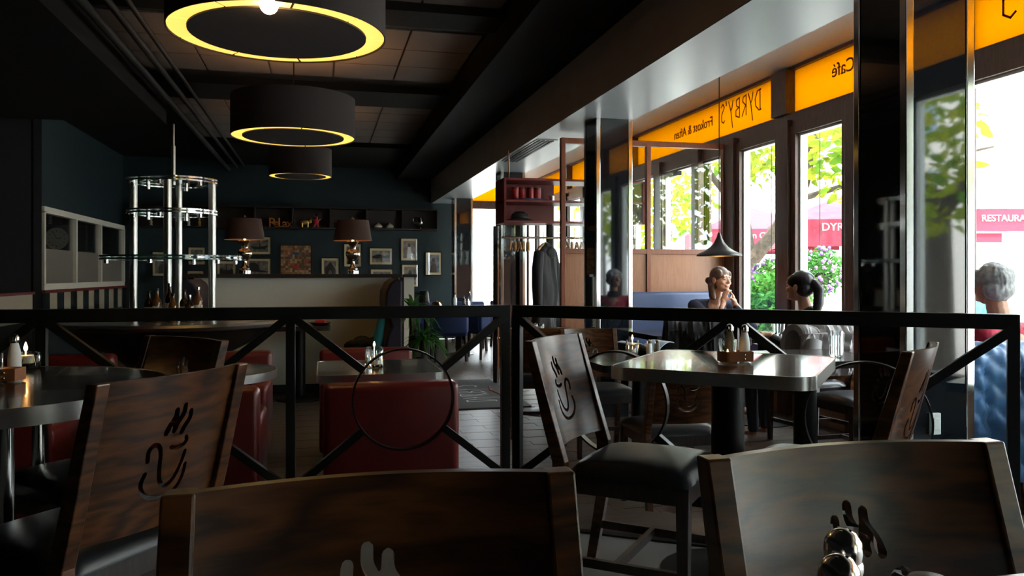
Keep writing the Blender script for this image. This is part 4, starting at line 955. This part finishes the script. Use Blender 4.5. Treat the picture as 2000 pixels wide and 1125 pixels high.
# ------------------------------------------------------------------ soft bodies: overlapping forms fused into one skin
def fuse(mb, voxel, name, m, parent, smooth_it=4, disp=None):
    me = mb.mesh(name); o = bpy.data.objects.new(name, me); COL.objects.link(o)
    r = o.modifiers.new('r','REMESH'); r.mode = 'VOXEL'; r.voxel_size = voxel
    if smooth_it: s = o.modifiers.new('s','SMOOTH'); s.factor = .5; s.iterations = smooth_it
    me2 = bpy.data.meshes.new_from_object(o.evaluated_get(bpy.context.evaluated_depsgraph_get()))
    bpy.data.objects.remove(o); bpy.data.meshes.remove(me)
    me2.materials.clear(); me2.materials.append(m); me2.polygons.foreach_set('use_smooth',[True]*len(me2.polygons)); me2.name = name
    if disp:
        for v in me2.vertices: v.co = disp(v.co)
    o = bpy.data.objects.new(name, me2); COL.objects.link(o)
    if parent: o.parent = parent
    return o
def cap(mb, p, q, r0, r1, n=7):
    p = Vector(p); q = Vector(q); k = max(2, int((q-p).length/(min(r0,r1)*.6))+1); k = min(k, 14)
    for i in range(k+1):
        t = i/k; mb.ball(p.lerp(q,t), r0+(r1-r0)*t, 12, 8)
    return mb
def head(mb, H, f=1.0):
    """H: matrix placing the head, face towards local -Y"""
    rot = H.to_3x3()
    def E(c, r): mb.ball(H @ Vector(c), r, 16, 10, rot)
    def K(p, q, a, b): cap(mb, H @ Vector(p), H @ Vector(q), a, b)
    E((0,.015,.035),(.074,.094,.084)); E((0,-.028,-.02),(.062,.063,.092)); E((0,-.045,-.072),(.044,.042,.034)); E((0,-.080,-.092),(.020,.018,.016))
    K((0,-.086,.008),(0,-.107,-.026),.008,.0125); E((-.011,-.096,-.030),(.009,.010,.008)); E((.011,-.096,-.030),(.009,.010,.008))
    K((-.038,-.078,.026),(.038,-.078,.026),.013,.013); E((-.036,-.064,-.026),(.026,.022,.022)); E((.036,-.064,-.026),(.026,.022,.022))
    K((-.019,-.087,-.056),(.019,-.087,-.056),.0075,.0075); K((-.015,-.086,-.066),(.015,-.086,-.066),.0075,.0075)
    for s in (-1,1): E((s*.074,.012,-.008),(.010,.020,.031)); E((s*.078,.016,.010),(.008,.016,.014))
def face_bits(t, H, lipm=None):
    for s in (-1,1):
        e_ = MB().ball(H @ Vector((s*.031,-.0800,.004)), .0125, 12, 8).build('eye', M['eyew'], t, smooth=True)
        MB().ball(H @ Vector((s*.031,-.0895,.004)), .0058, 10, 6).build('iris', M['iris'], e_, smooth=True)
        b = MB(); cap(b, H @ Vector((s*.018,-.0905,.028)), H @ Vector((s*.048,-.080,.029)), .0035, .0025); b.build('eyebrow', M['blond'] if lipm else M['blackhair'], t, smooth=True)
    b = MB(); cap(b, H @ Vector((-.019,-.094,-.0605)), H @ Vector((.019,-.094,-.0605)), .0042, .0042); b.build('lips', M['lips'], t, smooth=True)
def hand(mb, wrist, palm_dir, up, s=1, curl=1.0):
    """five separate bent fingers; palm_dir from the wrist, up = finger-spread axis"""
    w = Vector(wrist); d = Vector(palm_dir).normalized(); u = Vector(up).normalized(); n = d.cross(u).normalized()*s
    pc = w+d*.045
    Rm = Matrix((u, d, n)).transposed()
    mb.ball(pc, (.038,.048,.016), 14, 9, Rm); cap(mb, w-d*.02, w+d*.02, .026, .026)
    for k, (off, L, r) in enumerate(((.027,.070,.0078),(.009,.078,.0082),(-.010,.072,.0078),(-.028,.056,.0070))):
        p = pc+u*off+d*.040; dirn = d
        for seg, (fr_, ang) in enumerate(((.45,.35*curl),(.30,.8*curl),(.25,.8*curl))):
            dirn = (dirn*math.cos(ang)+n*math.sin(ang)).normalized() if True else dirn
            q = p+dirn*L*fr_; cap(mb, p, q, r, r*.92); n2 = (n*math.cos(ang)-d*math.sin(ang)); p = q
    p = pc+u*.030-d*.015; q = p+(u*.7+d*.5+n*.35).normalized()*.035; r_ = q+(d*.8+n*.5).normalized()*.028
    cap(mb, p, q, .011, .009); cap(mb, q, r_, .009, .008)
def headmat(pos, yaw, pitch=0, roll=0): return Matrix.Translation(pos) @ Matrix.Rotation(R(yaw),4,'Z') @ Matrix.Rotation(R(pitch),4,'X') @ Matrix.Rotation(R(roll),4,'Y')

# --- woman in navy, chin on her hands; local -Y is towards the table
wa = thing('person', 'woman in a navy striped jumper resting her chin on her hands', 'person', (3.60,7.10,LF+.46), 6)
H = headmat((.0,-.26,.745), 12, -4, 5)
sk = MB(); head(sk, H); cap(sk, (0,-.215,.66), (0,-.15,.53), .048, .056); sk.ball((0,-.12,.42),(.12,.08,.12)); sk.ball((0,-.15,.50),(.08,.05,.06))
hy = -.345
hand(sk, (-.045,hy-.02,.535), (.25,.0,1), (.45,-.85,.1), 1, 1.15); hand(sk, (.085,hy-.01,.535), (-.30,.0,1), (-.45,-.85,-.1), -1, 1.15)
for s, e in ((-1,(-.17,-.50,.32)),(1,(.19,-.48,.32))):
    wr_ = (-.045,hy-.02,.535) if s < 0 else (.085,hy-.01,.535)
    cap(sk, (s*.175,-.10,.50), e, .038, .034); cap(sk, e, wr_, .034, .024)
cap(sk, (0,-.10,.40),(0,-.02,.05),.11,.13); 
for s in (-1,1): cap(sk, (s*.09,-.05,.05),(s*.10,-.46,.06),.075,.055); cap(sk, (s*.10,-.46,.05),(s*.10,-.44,-.40),.05,.035); cap(sk,(s*.10,-.44,-.43),(s*.10,-.58,-.44),.03,.025)
fuse(sk, .0048, 'body', M['skin'], wa, 3)
ju = MB(); ju.ball((0,-.11,.36),(.155,.105,.19)); ju.ball((0,-.07,.15),(.155,.115,.16)); cap(ju,(-.155,-.10,.505),(.155,-.10,.505),.066,.066)
ju.ball((0,-.105,.46),(.14,.085,.09))
for s, e in ((-1,(-.17,-.50,.32)),(1,(.19,-.48,.32))):
    wr_ = (-.055,hy-.03,.50) if s < 0 else (.095,hy-.02,.50)
    cap(ju, (s*.185,-.10,.505), e, .062, .046); cap(ju, e, Vector(e).lerp(Vector(wr_),.98), .046, .034)
jm = fuse(ju, .008, 'jumper', M['navy'], wa, 4)
for s, e in ((-1,Vector((-.17,-.50,.32))),(1,Vector((.19,-.48,.32)))):
    a = Vector((s*.185,-.10,.505)); d = (e-a).normalized(); b_ = d.orthogonal().normalized(); c_ = d.cross(b_)
    for t_ in (.42,.52):
        p = a.lerp(e,t_); rr = .062+(.046-.062)*t_-.001
        MB().tube([p+rr*(math.cos(q*math.pi/12)*b_+math.sin(q*math.pi/12)*c_) for q in range(25)], .0045, 6, False).build('sleeve_stripe', M['stripe'], jm, smooth=True)
for k in range(5):
    pts = []
    for q in range(15):
        a = -1.2+2.4*q/14; pts.append((.150*math.sin(a),-.085-.118*math.cos(a)+.004*k, .245-.032*k+.03*math.cos(a*1.5)))
    MB().tube(pts, .005, 6).build('body_stripe', M['stripe'], jm, smooth=True)
face_bits(wa, H, True)
hr = MB(); rot = H.to_3x3()
hr.ball(H @ Vector((0,.020,.049)),(.084,.097,.088),18,12,rot); hr.ball(H @ Vector((0,.055,.0)),(.078,.068,.088),16,10,rot)
for s in (-1,1): hr.ball(H @ Vector((s*.060,-.018,.050)),(.026,.055,.050),12,8,rot); 
cap(hr, H @ Vector((0,.095,-.03)), H @ Vector((-.01,.085,-.14)), .052, .040); cap(hr, H @ Vector((-.055,.05,-.05)), H @ Vector((-.065,.02,-.17)), .028, .018)
hr.ball(H @ Vector((-.03,.125,.005)),(.034,.032,.034),12,8)
fuse(hr, .006, 'hair', M['blond'], wa, 4)
tr_ = MB(); cap(tr_, (0,-.03,.06),(0,-.10,.06),.15,.13)
for s in (-1,1): cap(tr_, (s*.09,-.05,.06),(s*.10,-.47,.07),.085,.065); cap(tr_, (s*.10,-.47,.06),(s*.10,-.44,-.38),.058,.045)
fuse(tr_, .012, 'trousers', M['jean'], wa, 4)

# --- woman with a black ponytail, seen from behind the shoulder
wb_ = thing('person', 'woman with a black ponytail in a black top facing her friend', 'person', (3.63,5.43,LF+.43), 180+32)
H = headmat((0,-.09,.735), -8, -6, 0)
sk = MB(); head(sk, H); cap(sk, (0,-.06,.65), (0,-.03,.52), .046, .055); sk.ball((0,-.02,.42),(.12,.075,.12)); cap(sk,(0,-.02,.42),(0,0,.05),.11,.13)
for s in (-1,1):
    e = (s*.20,-.16,.20); wr_ = (s*.10,-.40,.34); cap(sk,(s*.155,0,.47),e,.037,.034); cap(sk,e,wr_,.034,.024); hand(sk, wr_, (-s*.3,-1,-.05), (s*1,-.3,0), s, .6)
    cap(sk, (s*.09,-.05,.05),(s*.10,-.44,.06),.075,.055); cap(sk,(s*.10,-.44,.05),(s*.10,-.42,-.40),.05,.035); cap(sk,(s*.10,-.42,-.43),(s*.10,-.56,-.44),.03,.025)
fuse(sk, .006, 'body', M['skin2'], wb_, 3)
tp = MB(); tp.ball((0,-.02,.36),(.15,.10,.18)); tp.ball((0,0,.15),(.155,.115,.16)); cap(tp,(-.13,-.01,.468),(.13,-.01,.468),.058,.058); cap(tp,(0,-.02,.50),(0,-.025,.545),.062,.056)
for s in (-1,1): cap(tp,(s*.16,0,.475),(s*.20,-.16,.20),.054,.045); cap(tp,(s*.20,-.16,.20),(s*.115,-.37,.325),.045,.034)
fuse(tp, .008, 'top', M['blacktop'], wb_, 4); face_bits(wb_, H)
hr = MB(); rot = H.to_3x3(); hr.ball(H @ Vector((0,.024,.046)),(.084,.098,.086),18,12,rot); hr.ball(H @ Vector((0,.05,.0)),(.079,.070,.075),16,10,rot)
for s in (-1,1): hr.ball(H @ Vector((s*.062,-.015,.045)),(.024,.058,.050),12,8,rot)
hr.ball(H @ Vector((0,.118,.035)),.030); 
for k, (p, q, a, b) in enumerate((((0,.125,.04),(0,.165,.0),.034,.042),((0,.165,.0),(0,.172,-.10),.042,.040),((0,.172,-.10),(0,.155,-.22),.040,.022))): cap(hr, H @ Vector(p), H @ Vector(q), a, b)
fuse(hr, .006, 'hair', M['blackhair'], wb_, 4)
tr_ = MB(); cap(tr_, (0,.02,.06),(0,-.08,.06),.15,.13)
for s in (-1,1): cap(tr_, (s*.09,-.05,.06),(s*.10,-.45,.07),.085,.065); cap(tr_, (s*.10,-.45,.06),(s*.10,-.42,-.38),.058,.045)
fuse(tr_, .012, 'trousers', M['jean'], wb_, 4)
MB().lathe([(.012,0),(.012,.002)],n=10).build('earring', M['silver'], wb_, loc=H @ Vector((-.082,.01,-.045)))

# --- grey haired woman, back to us
wc = thing('person', 'grey haired woman in a crimson jumper seated with her back turned', 'person', (3.65,3.69,LF+.455), 180+18)
H = headmat((-.01,-.06,.745), -22, -8, 0)
sk = MB(); head(sk, H); cap(sk, (0,-.03,.66), (0,0,.53), .056, .062); sk.ball((0,0,.42),(.14,.09,.12)); cap(sk,(0,0,.42),(0,.02,.05),.12,.14)
for s in (-1,1):
    e = (s*.24,-.16,.20); wr_ = (s*.12,-.42,.33); cap(sk,(s*.18,.02,.47),e,.042,.038); cap(sk,e,wr_,.038,.026); hand(sk, wr_, (-s*.3,-1,-.05), (s*1,-.3,0), s, .6)
    cap(sk, (s*.10,-.03,.05),(s*.11,-.44,.06),.08,.06); cap(sk,(s*.11,-.44,.05),(s*.11,-.42,-.40),.052,.038); cap(sk,(s*.11,-.42,-.43),(s*.11,-.56,-.44),.032,.026)
fuse(sk, .006, 'body', M['skin'], wc, 3)
tp = MB(); tp.ball((0,.0,.36),(.185,.125,.19)); tp.ball((0,.02,.15),(.19,.14,.17)); cap(tp,(-.155,.01,.465),(.155,.01,.465),.072,.072); tp.ball((0,.02,.49),(.12,.075,.06))
for s in (-1,1): cap(tp,(s*.19,.015,.475),(s*.24,-.16,.20),.066,.055); cap(tp,(s*.24,-.16,.20),(s*.135,-.39,.32),.055,.040)
fuse(tp, .008, 'jumper', M['crimson'], wc, 4)
co = MB(); co.lathe([(.074,.515),(.082,.53),(.078,.56),(.068,.59),(.060,.588),(.066,.55),(.066,.52)], (0,-.005,0), 24, False); co.build('collar', M['blacktop'], wc, smooth=True)
face_bits(wc, H)
hr = MB(); rot = H.to_3x3(); hr.ball(H @ Vector((0,.026,.048)),(.092,.104,.090),18,12,rot); hr.ball(H @ Vector((0,.055,-.005)),(.086,.074,.080),16,10,rot)
for s in (-1,1): hr.ball(H @ Vector((s*.066,-.02,.040)),(.028,.060,.052),12,8,rot)
fuse(hr, .006, 'hair', M['greyhair'], wc, 3, lambda c: c + (c-H.translation).normalized()*(.005*noise.noise((c.x*34,c.y*34,c.z*16))+.003*noise.noise((c.x*90,c.y*90,c.z*30))))
tr_ = MB(); cap(tr_, (0,.02,.06),(0,-.08,.06),.16,.14)
for s in (-1,1): cap(tr_, (s*.10,-.05,.06),(s*.11,-.45,.07),.09,.07); cap(tr_, (s*.11,-.45,.06),(s*.11,-.42,-.38),.06,.045)
fuse(tr_, .012, 'trousers', M['jean'], wc, 4)

# ------------------------------------------------------------------ coats and bags
def draped(name, label, cat, loc, rz, m, wd, drop_b, drop_f, top, thick, puff=None, flare=.1, jitter=.0):
    """cloth hung over a chair back: runs up the rear, over the top, down the front"""
    t = thing(name, label, cat, loc, rz)
    nu, nv = 46, 60; prof = []
    L = drop_b+.10+drop_f
    for j in range(nv+1):
        s = L*j/nv
        if s < drop_b: prof.append((-.06-.02*math.sin(s*5), top-drop_b+s, -1, 0))
        elif s < drop_b+.10: a = math.pi*(s-drop_b)/.10; prof.append((-.06*math.cos(a), top+.045*math.sin(a), -math.cos(a), math.sin(a)))
        else: prof.append((.06+.02*math.sin((s-drop_b)*6), top-(s-drop_b-.10), 1, 0))
    out = []; inn = []
    rnd = random.Random(5)
    ph = [rnd.uniform(0,6) for _ in range(6)]
    for j, (y, z, ny_, nz_) in enumerate(prof):
        for i in range(nu+1):
            u = -1+2*i/nu; s = L*j/nv; lowness = max(0,(top-z))
            x = u*wd*(1+flare*lowness); fold = .030*noise.noise((u*3.2+ph[0],s*3.0,ph[1]))+.020*noise.noise((u*7+s*2,s*6,ph[2]))*min(1,.3+lowness*4)+jitter*1.5*noise.noise((u*14,s*16,ph[3]))
            h = thick+fold
            if puff:
                a = (x+z)*puff; b = (x-z)*puff; h += .020*(abs(math.sin(a))*abs(math.sin(b)))**.5
            yb = y-.06*(1-u*u)*.6*(1 if ny_ < 0 else .4)+.04*u*u
            out.append((x, yb+ny_*h, z+nz_*h-.03*u*u*(nz_ > .1))); inn.append((x*.98, yb+ny_*.002, z+nz_*.002-.03*u*u*(nz_ > .1)))
    n = len(out); fs = []; w1 = nu+1
    for j in range(nv):
        for i in range(nu): a = j*w1+i; fs += [(a,a+1,a+w1+1,a+w1),(n+a,n+a+w1,n+a+w1+1,n+a+1)]
    for j in range(nv): fs += [(j*w1,(j+1)*w1,n+(j+1)*w1,n+j*w1),((j+1)*w1+nu,j*w1+nu,n+j*w1+nu,n+(j+1)*w1+nu)]
    for i in range(nu): fs += [(i+1,i,n+i,n+i+1),(nv*w1+i,nv*w1+i+1,n+nv*w1+i+1,n+nv*w1+i)]
    MB().add(out+inn, fs).build('cloth', m, t, smooth=True)
    return t
q = draped('quilted_jacket', 'steel blue quilted jacket hung over the chair of the grey haired woman', 'jacket', (3.32,3.40,LF), 5, M['quilt'], .25, .62, .12, .86, .018, 26, .25)
b = MB(); b.tube([(.02,-.17,.80),(.10,-.20,.74),(.13,-.21,.66),(.10,-.21,.58),(.16,-.19,.52)], [.045,.06,.062,.055,.05], 14); b.build('sleeve', M['quilt'], q, smooth=True)
MB().lathe([(.052,0),(.055,.02),(.05,.03)], (.16,-.19,.50), 20, False).build('cuff', M['navy'], q, smooth=True)
q = draped('grey_jacket', 'crumpled grey jacket over the chair of the woman with the ponytail', 'jacket', (3.53,5.09,LF), 8, M['greycoat'], .27, .30, .14, .85, .026, None, .25, .022)
b = MB(); b.tube([(-.20,-.10,.80),(-.27,-.14,.60),(-.28,-.15,.40),(-.27,-.13,.10),(-.24,-.12,.05)], [.05,.06,.058,.055,.045], 12); b.build('sleeve', M['greycoat'], q, smooth=True)
q = draped('black_coat', 'black coat thrown over a café chair in front of the booth table', 'coat', (2.67,5.33,LF), -20, M['coat'], .26, .50, .20, .87, .03, None, .35, .01)
b = MB(); b.tube([(.15,-.08,.86),(.24,-.02,.92),(.30,.05,.88),(.33,.10,.75)], [.05,.06,.055,.045], 12); b.build('sleeve', M['coat'], q, smooth=True)
# coat on its hanger
hc = thing('black_coat', 'long black hooded coat hanging from the coat rail', 'coat', (2.49,8.80,1.484), 50)
body = MB()
for k in range(34):
    z = -.14-k*.030; wdt = .205+.0035*k; body.ball((0,0,z), (wdt if k > 1 else .17, .085+.0013*k, .065), 16, 9)
body.ball((0,0,-.10),(.09,.06,.05))
fuse(body, .012, 'coat_body', M['coat'], hc, 6, lambda c: Vector((c.x, c.y*(1+.5*noise.noise((c.x*14,c.z*2.5,3.0))), c.z)))
for s in (-1,1):
    b = MB(); b.tube([(s*.18,0,-.17),(s*.245,-.01,-.35),(s*.265,-.015,-.55),(s*.26,-.02,-.78)], [.06,.065,.06,.052], 12); b.build('sleeve', M['coat'], hc, smooth=True)
b = MB(); b.ball((0,-.05,-.17),(.12,.07,.07)); fuse(b, .01, 'hood', M['coat'], hc, 3)
# clothes on the plum bench
pc_ = thing('clothes_pile', 'heap of black clothes on the booth bench', 'clothes', (.45,8.30,LF+.445)); b = MB(); rnd = random.Random(2)
for k in range(16): b.ball((rnd.uniform(-.14,.14),rnd.uniform(-.12,.12),.06+rnd.uniform(-.02,.16)*(1-abs(k-8)/10)), (.09,.07,.055), 10, 7)
fuse(b, .012, 'cloth', M['coat'], pc_, 3); MB().tube([(-.12,-.12,.08),(0,-.15,.13),(.12,-.12,.06)], .018, 8).build('scarf', M['coat'], pc_, smooth=True)
tc_ = thing('teal_scarf', 'teal scarf hanging beside the plum booth bench', 'scarf', (.585,8.12,LF+.45)); b = MB(); b.tube([(.03,0,.42),(.0,-.02,.30),(-.03,-.03,.15),(-.05,-.04,.0)], [.03,.045,.05,.05], 10); b.build('cloth', M['tealcloth'], tc_, smooth=True)

# ------------------------------------------------------------------ the street
GZ = -.38
gd = MB().box(4.3,60,-50,70,GZ-.2,GZ).build('ground', M['paving']); tag(gd, 'pale paved street outside the windows', 'ground', kind=S)
g2 = MB().box(-30,4.3,15.85,70,GZ-.2,GZ).build('ground', M['paving']); tag(g2, 'pale paving beyond the end window', 'ground', kind=S)
def building(x, y0, y1, h, label, m):
    t = thing('building', label, 'building', (x,(y0+y1)/2,GZ)); hy_ = (y1-y0)/2
    MB().box(0,8,-hy_,hy_,0,h).build('wall', m, t)
    MB().box(-.2,8.2,-hy_-.2,hy_+.2,h,h+.3).build('roof', M['paving'], t)
    z = 1.0
    while z < h-1.6:
        y = -hy_+1.2
        while y < hy_-1.4:
            w_ = MB().box(-.04,.1,y,y+1.3,z,z+1.7).build('window', M['render'], t); MB().box(-.05,-.03,y+.08,y+1.22,z+.08,z+1.62).build('pane', M['glazing'], w_); y += 2.9
        z += 3.0
building(24, 4, 24, 9, 'pale rendered building across the street behind the tree', M['render']); building(24, 25, 50, 11, 'taller pale building farther down the street', M['render']); building(24, -24, 2, 9, 'pale rendered building across the street near the café corner', M['render'])
def leaf_cloud(n, cen, rad, size, rnd, shell=.35):
    vs_ = []; fs = []
    for k in range(n):
        while True:
            p = Vector((rnd.uniform(-1,1),rnd.uniform(-1,1),rnd.uniform(-1,1)))
            if shell < p.length < 1: break
        c = Vector((cen[0]+p.x*rad[0],cen[1]+p.y*rad[1],cen[2]+p.z*rad[2]))
        d = Vector((rnd.uniform(-1,1),rnd.uniform(-1,1),rnd.uniform(-.9,.1))).normalized(); n_ = d.orthogonal().normalized(); n_ = Matrix.Rotation(rnd.uniform(0,6.28),3,d) @ n_
        s = size*rnd.uniform(.6,1.2); b0 = len(vs_)
        up = d.cross(n_)*.12*s
        vs_ += [c, c+d*s*.35+n_*s*.26+up, c+d*s*.75+n_*s*.16, c+d*s, c+d*s*.75-n_*s*.16, c+d*s*.35-n_*s*.26+up]
        fs += [(b0,b0+1,b0+2,b0+3),(b0,b0+3,b0+4,b0+5)]
    return vs_, fs
def tree(loc, label, seed, clouds, trunk, branches, leafsize=.22, dens=1.0):
    t = thing('tree', label, 'tree', loc); rnd = random.Random(seed)
    MB().tube([p for p, r in trunk], [r for p, r in trunk], 12).build('trunk', M['bark'], t, smooth=True)
    for br_ in branches: MB().tube([p for p, r in br_], [r for p, r in br_], 8).build('branch', M['bark'], t, smooth=True)
    b = MB()
    for c, r, n in clouds: b.add(*leaf_cloud(int(n*dens), c, r, leafsize, rnd))
    b.build('foliage', M['treeleaf'], t, kind='stuff')
    return t
tree((6.55,11.46,GZ), 'chestnut tree with forked trunk outside the window by the partition', 1,
     [((.3,-.6,4.3),(2.2,2.4,1.5),1500),((1.0,-1.9,3.4),(1.2,1.1,1.1),520),((.2,.2,3.4),(.8,.9,.5),180)],
     [((0,0,-.05),.20),((.02,0,1.2),.13),((0,.02,1.75),.14),((-.08,.10,2.6),.10),((-.1,.2,3.6),.07)],
     [[((0,0,1.6),.12),((.25,-.35,2.1),.10),((.5,-.75,2.8),.08),((.6,-1.0,3.8),.05)],[((-.05,.08,2.4),.07),((-.4,.4,3.0),.05),((-.7,.6,3.7),.03)],[((.4,-.6,2.55),.05),((1.2,-1.9,2.9),.03),((1.9,-2.8,3.1),.015)]])
tree((8.2,-3.6,GZ), 'leafy street tree opposite the white topped table', 2, [((0,0,3.6),(2.4,2.4,1.7),1700)], [((0,0,-.05),.22),((0,0,2.6),.15)], [[((0,0,2.2),.1),((.6,.5,3.3),.05)],[((0,0,2.3),.1),((-.6,-.4,3.4),.05)]], .26)
tree((8.0,-9.0,GZ), 'leafy street tree farther along the kerb', 4, [((0,0,3.6),(2.6,2.6,1.8),1700)], [((0,0,-.05),.22),((0,0,2.6),.15)], [[((0,0,2.2),.1),((.6,.5,3.3),.05)],[((0,0,2.3),.1),((-.6,-.4,3.4),.05)]], .26)
tree((8.5,24.0,GZ), 'leafy street tree beyond the end window', 5, [((0,0,3.6),(2.6,2.6,1.8),1500)], [((0,0,-.05),.22),((0,0,2.6),.15)], [[((0,0,2.2),.1),((.6,.5,3.3),.05)]], .26)
tree((7.0,17.5,GZ), 'leafy street tree opposite the entrance door', 6, [((0,0,3.6),(2.0,2.4,1.7),1100)], [((0,0,-.05),.18),((0,0,2.6),.12)], [[((0,0,2.2),.08),((.6,.5,3.3),.04)]], .24)
def parasol(loc, rz, hw, z0, z1, label, words, vz=.34):
    t = thing('parasol', label, 'parasol', loc, rz, 'raspberry red parasols in the street')
    MB().tube([(0,0,0),(0,0,z1)], .03, 10).build('pole', M['plasticw'], t, smooth=True); MB().box(-.35,.35,-.35,.35,0,.08).build('base', M['paving'], t)
    c = [(-hw,-hw,z0),(hw,-hw,z0),(hw,hw,z0),(-hw,hw,z0)]; top = (0,0,z1); e_ = .012
    MB().add(c+[top]+[(x,y,z-e_) for x,y,z in c]+[(0,0,z1-e_)], [(0,1,4),(1,2,4),(2,3,4),(3,0,4),(6,5,9),(7,6,9),(8,7,9),(5,8,9),(0,5,6,1),(1,6,7,2),(2,7,8,3),(3,8,5,0)]).build('canopy', M['awning'], t)
    for a, b in ((c[0],c[1]),(c[1],c[2]),(c[2],c[3]),(c[3],c[0])): MB().bar((a[0],a[1],z0-vz/2),(b[0],b[1],z0-vz/2),.012,vz).build('valance', M['awning'], t)
    for s in ((-1,-1),(1,-1),(1,1),(-1,1)): MB().bar((0,0,z0-.35),(s[0]*hw*.55,s[1]*hw*.55,z0+(z1-z0)*.42),.025,.025).build('rib', M['plasticw'], t)
    for wd_, sz, x, z, side in words:
        txt('lettering', wd_, sz, M['awntext'], t, (x,-hw-.012,z) if side == 0 else (-hw-.012,-x,z), (R(90),0,0 if side == 0 else R(-90)), .004)
aw = thing('awning', 'raspberry red flat awning with RESTAURANT on its valance', 'awning', (8.55,9.27,GZ), -13.4)
MB().bar((0,0,2.18),(2.6,0,2.18),.014,.29).build('valance', M['awning'], aw); MB().box(0,2.6,0,1.6,2.325,2.345).build('canopy', M['awning'], aw); MB().bar((.1,.05,1.95),(.55,.05,1.95),.012,.13).build('side_flap', M['awning'], aw)
for x in (.03,2.57):
    for y in (.06,1.56): MB().tube([(x,y,0),(x,y,2.33)], .025, 8).build('pole', M['plasticw'], aw, smooth=True)
txt('lettering', 'RESTAURANT', .125, M['awntext'], aw, (.235,-.014,2.175), (R(90),0,0), .004)
parasol((9.6,13.4,GZ), -25, 1.2, 2.42, 2.95, 'raspberry parasol lettered DYR behind the ponytail window', [('DYR',.19,-.55,2.22,0)], .48)
parasol((10.5,18.2,GZ), -20, 1.5, 2.50, 3.1, 'raspberry parasol lettered en Café behind the tree', [('en Café',.20,-.35,2.28,0)], .52)
def basket(loc, r, label, n=500, flowers=60, seed=1, hang=True):
    t = thing('flower_basket' if hang else 'shrub', label, 'flowers' if hang else 'shrub', loc); rnd = random.Random(seed)
    b = MB(); b.add(*leaf_cloud(n, (0,0,0), (r,r,r*1.05), .13 if not hang else .075, rnd, .2)); b.build('foliage', M['bushleaf'], t, kind='stuff')
    if flowers:
        f = MB()
        for k in range(flowers):
            p = Vector((rnd.gauss(0,1),rnd.gauss(0,1),rnd.gauss(0,1))).normalized()*r*1.02; f.ball(p, .024, 6, 4)
        f.build('blossoms', M['petal'], t, kind='stuff')
    if hang: MB().lathe([(r*.3,-r*.6),(r*.55,-r*.1)], n=16).build('pot', M['black'], t); MB().tube([(0,0,r*.4),(0,0,2.2)], .006, 5).build('hook_chain', M['black'], t)
    else: MB().lathe([(r*.4,-loc[2]+GZ),(r*.55,-r*.3)], n=16).build('planter', M['paving'], t)
basket((6.35,9.30,1.12), .31, 'hanging basket of purple flowers behind the ponytail window', 900, 90, 1)
basket((5.9,9.72,1.05), .24, 'hanging basket of purple flowers beside the tree trunk', 700, 70, 2)
basket((5.6,9.15,.62), .48, 'bright green leafy shrub outside below the tree', 1500, 0, 3, False)
po = thing('person', 'passer-by in a bright cyan shirt out in the street', 'person', (9.15,9.55,GZ-.25), 30)
H = headmat((0,0,1.50), 0); sk = MB(); head(sk, H); cap(sk,(0,.02,1.40),(0,.02,1.28),.05,.06); cap(sk,(0,.02,1.25),(0,.02,.85),.11,.12)
for s in (-1,1):
    cap(sk,(s*.17,.02,1.22),(s*.22,.04,.95),.04,.036); cap(sk,(s*.22,.04,.95),(s*.22,-.04,.72),.036,.025); hand(sk,(s*.22,-.04,.72),(0,-.2,-1),(0,-1,.2),-s,.5); cap(sk,(s*.09,.02,.85),(s*.10,.0,.45),.08,.055); cap(sk,(s*.10,0,.45),(s*.10,.02,.06),.055,.04); cap(sk,(s*.10,.02,.04),(s*.10,-.14,.03),.035,.03)
fuse(sk,.008,'body',M['skin'],po,3)
tp = MB(); cap(tp,(0,.02,1.24),(0,.02,.86),.135,.14); cap(tp,(-.13,.02,1.24),(.13,.02,1.24),.06,.06)
for s in (-1,1): cap(tp,(s*.17,.02,1.22),(s*.22,.04,.98),.055,.05)
fuse(tp,.01,'shirt',M['sky_shirt'],po,4)
tr_ = MB(); cap(tr_,(0,.02,.88),(0,.02,.80),.14,.13)
for s in (-1,1): cap(tr_,(s*.09,.02,.82),(s*.10,0,.45),.09,.065); cap(tr_,(s*.10,0,.45),(s*.10,.02,.08),.065,.052)
fuse(tr_,.012,'trousers',M['jean'],po,4)
hr = MB(); hr.ball(H @ Vector((0,.026,.046)),(.086,.098,.086)); hr.ball(H @ Vector((0,.05,0)),(.08,.07,.08)); fuse(hr,.008,'hair',M['blond'],po,3); face_bits(po,H,True)
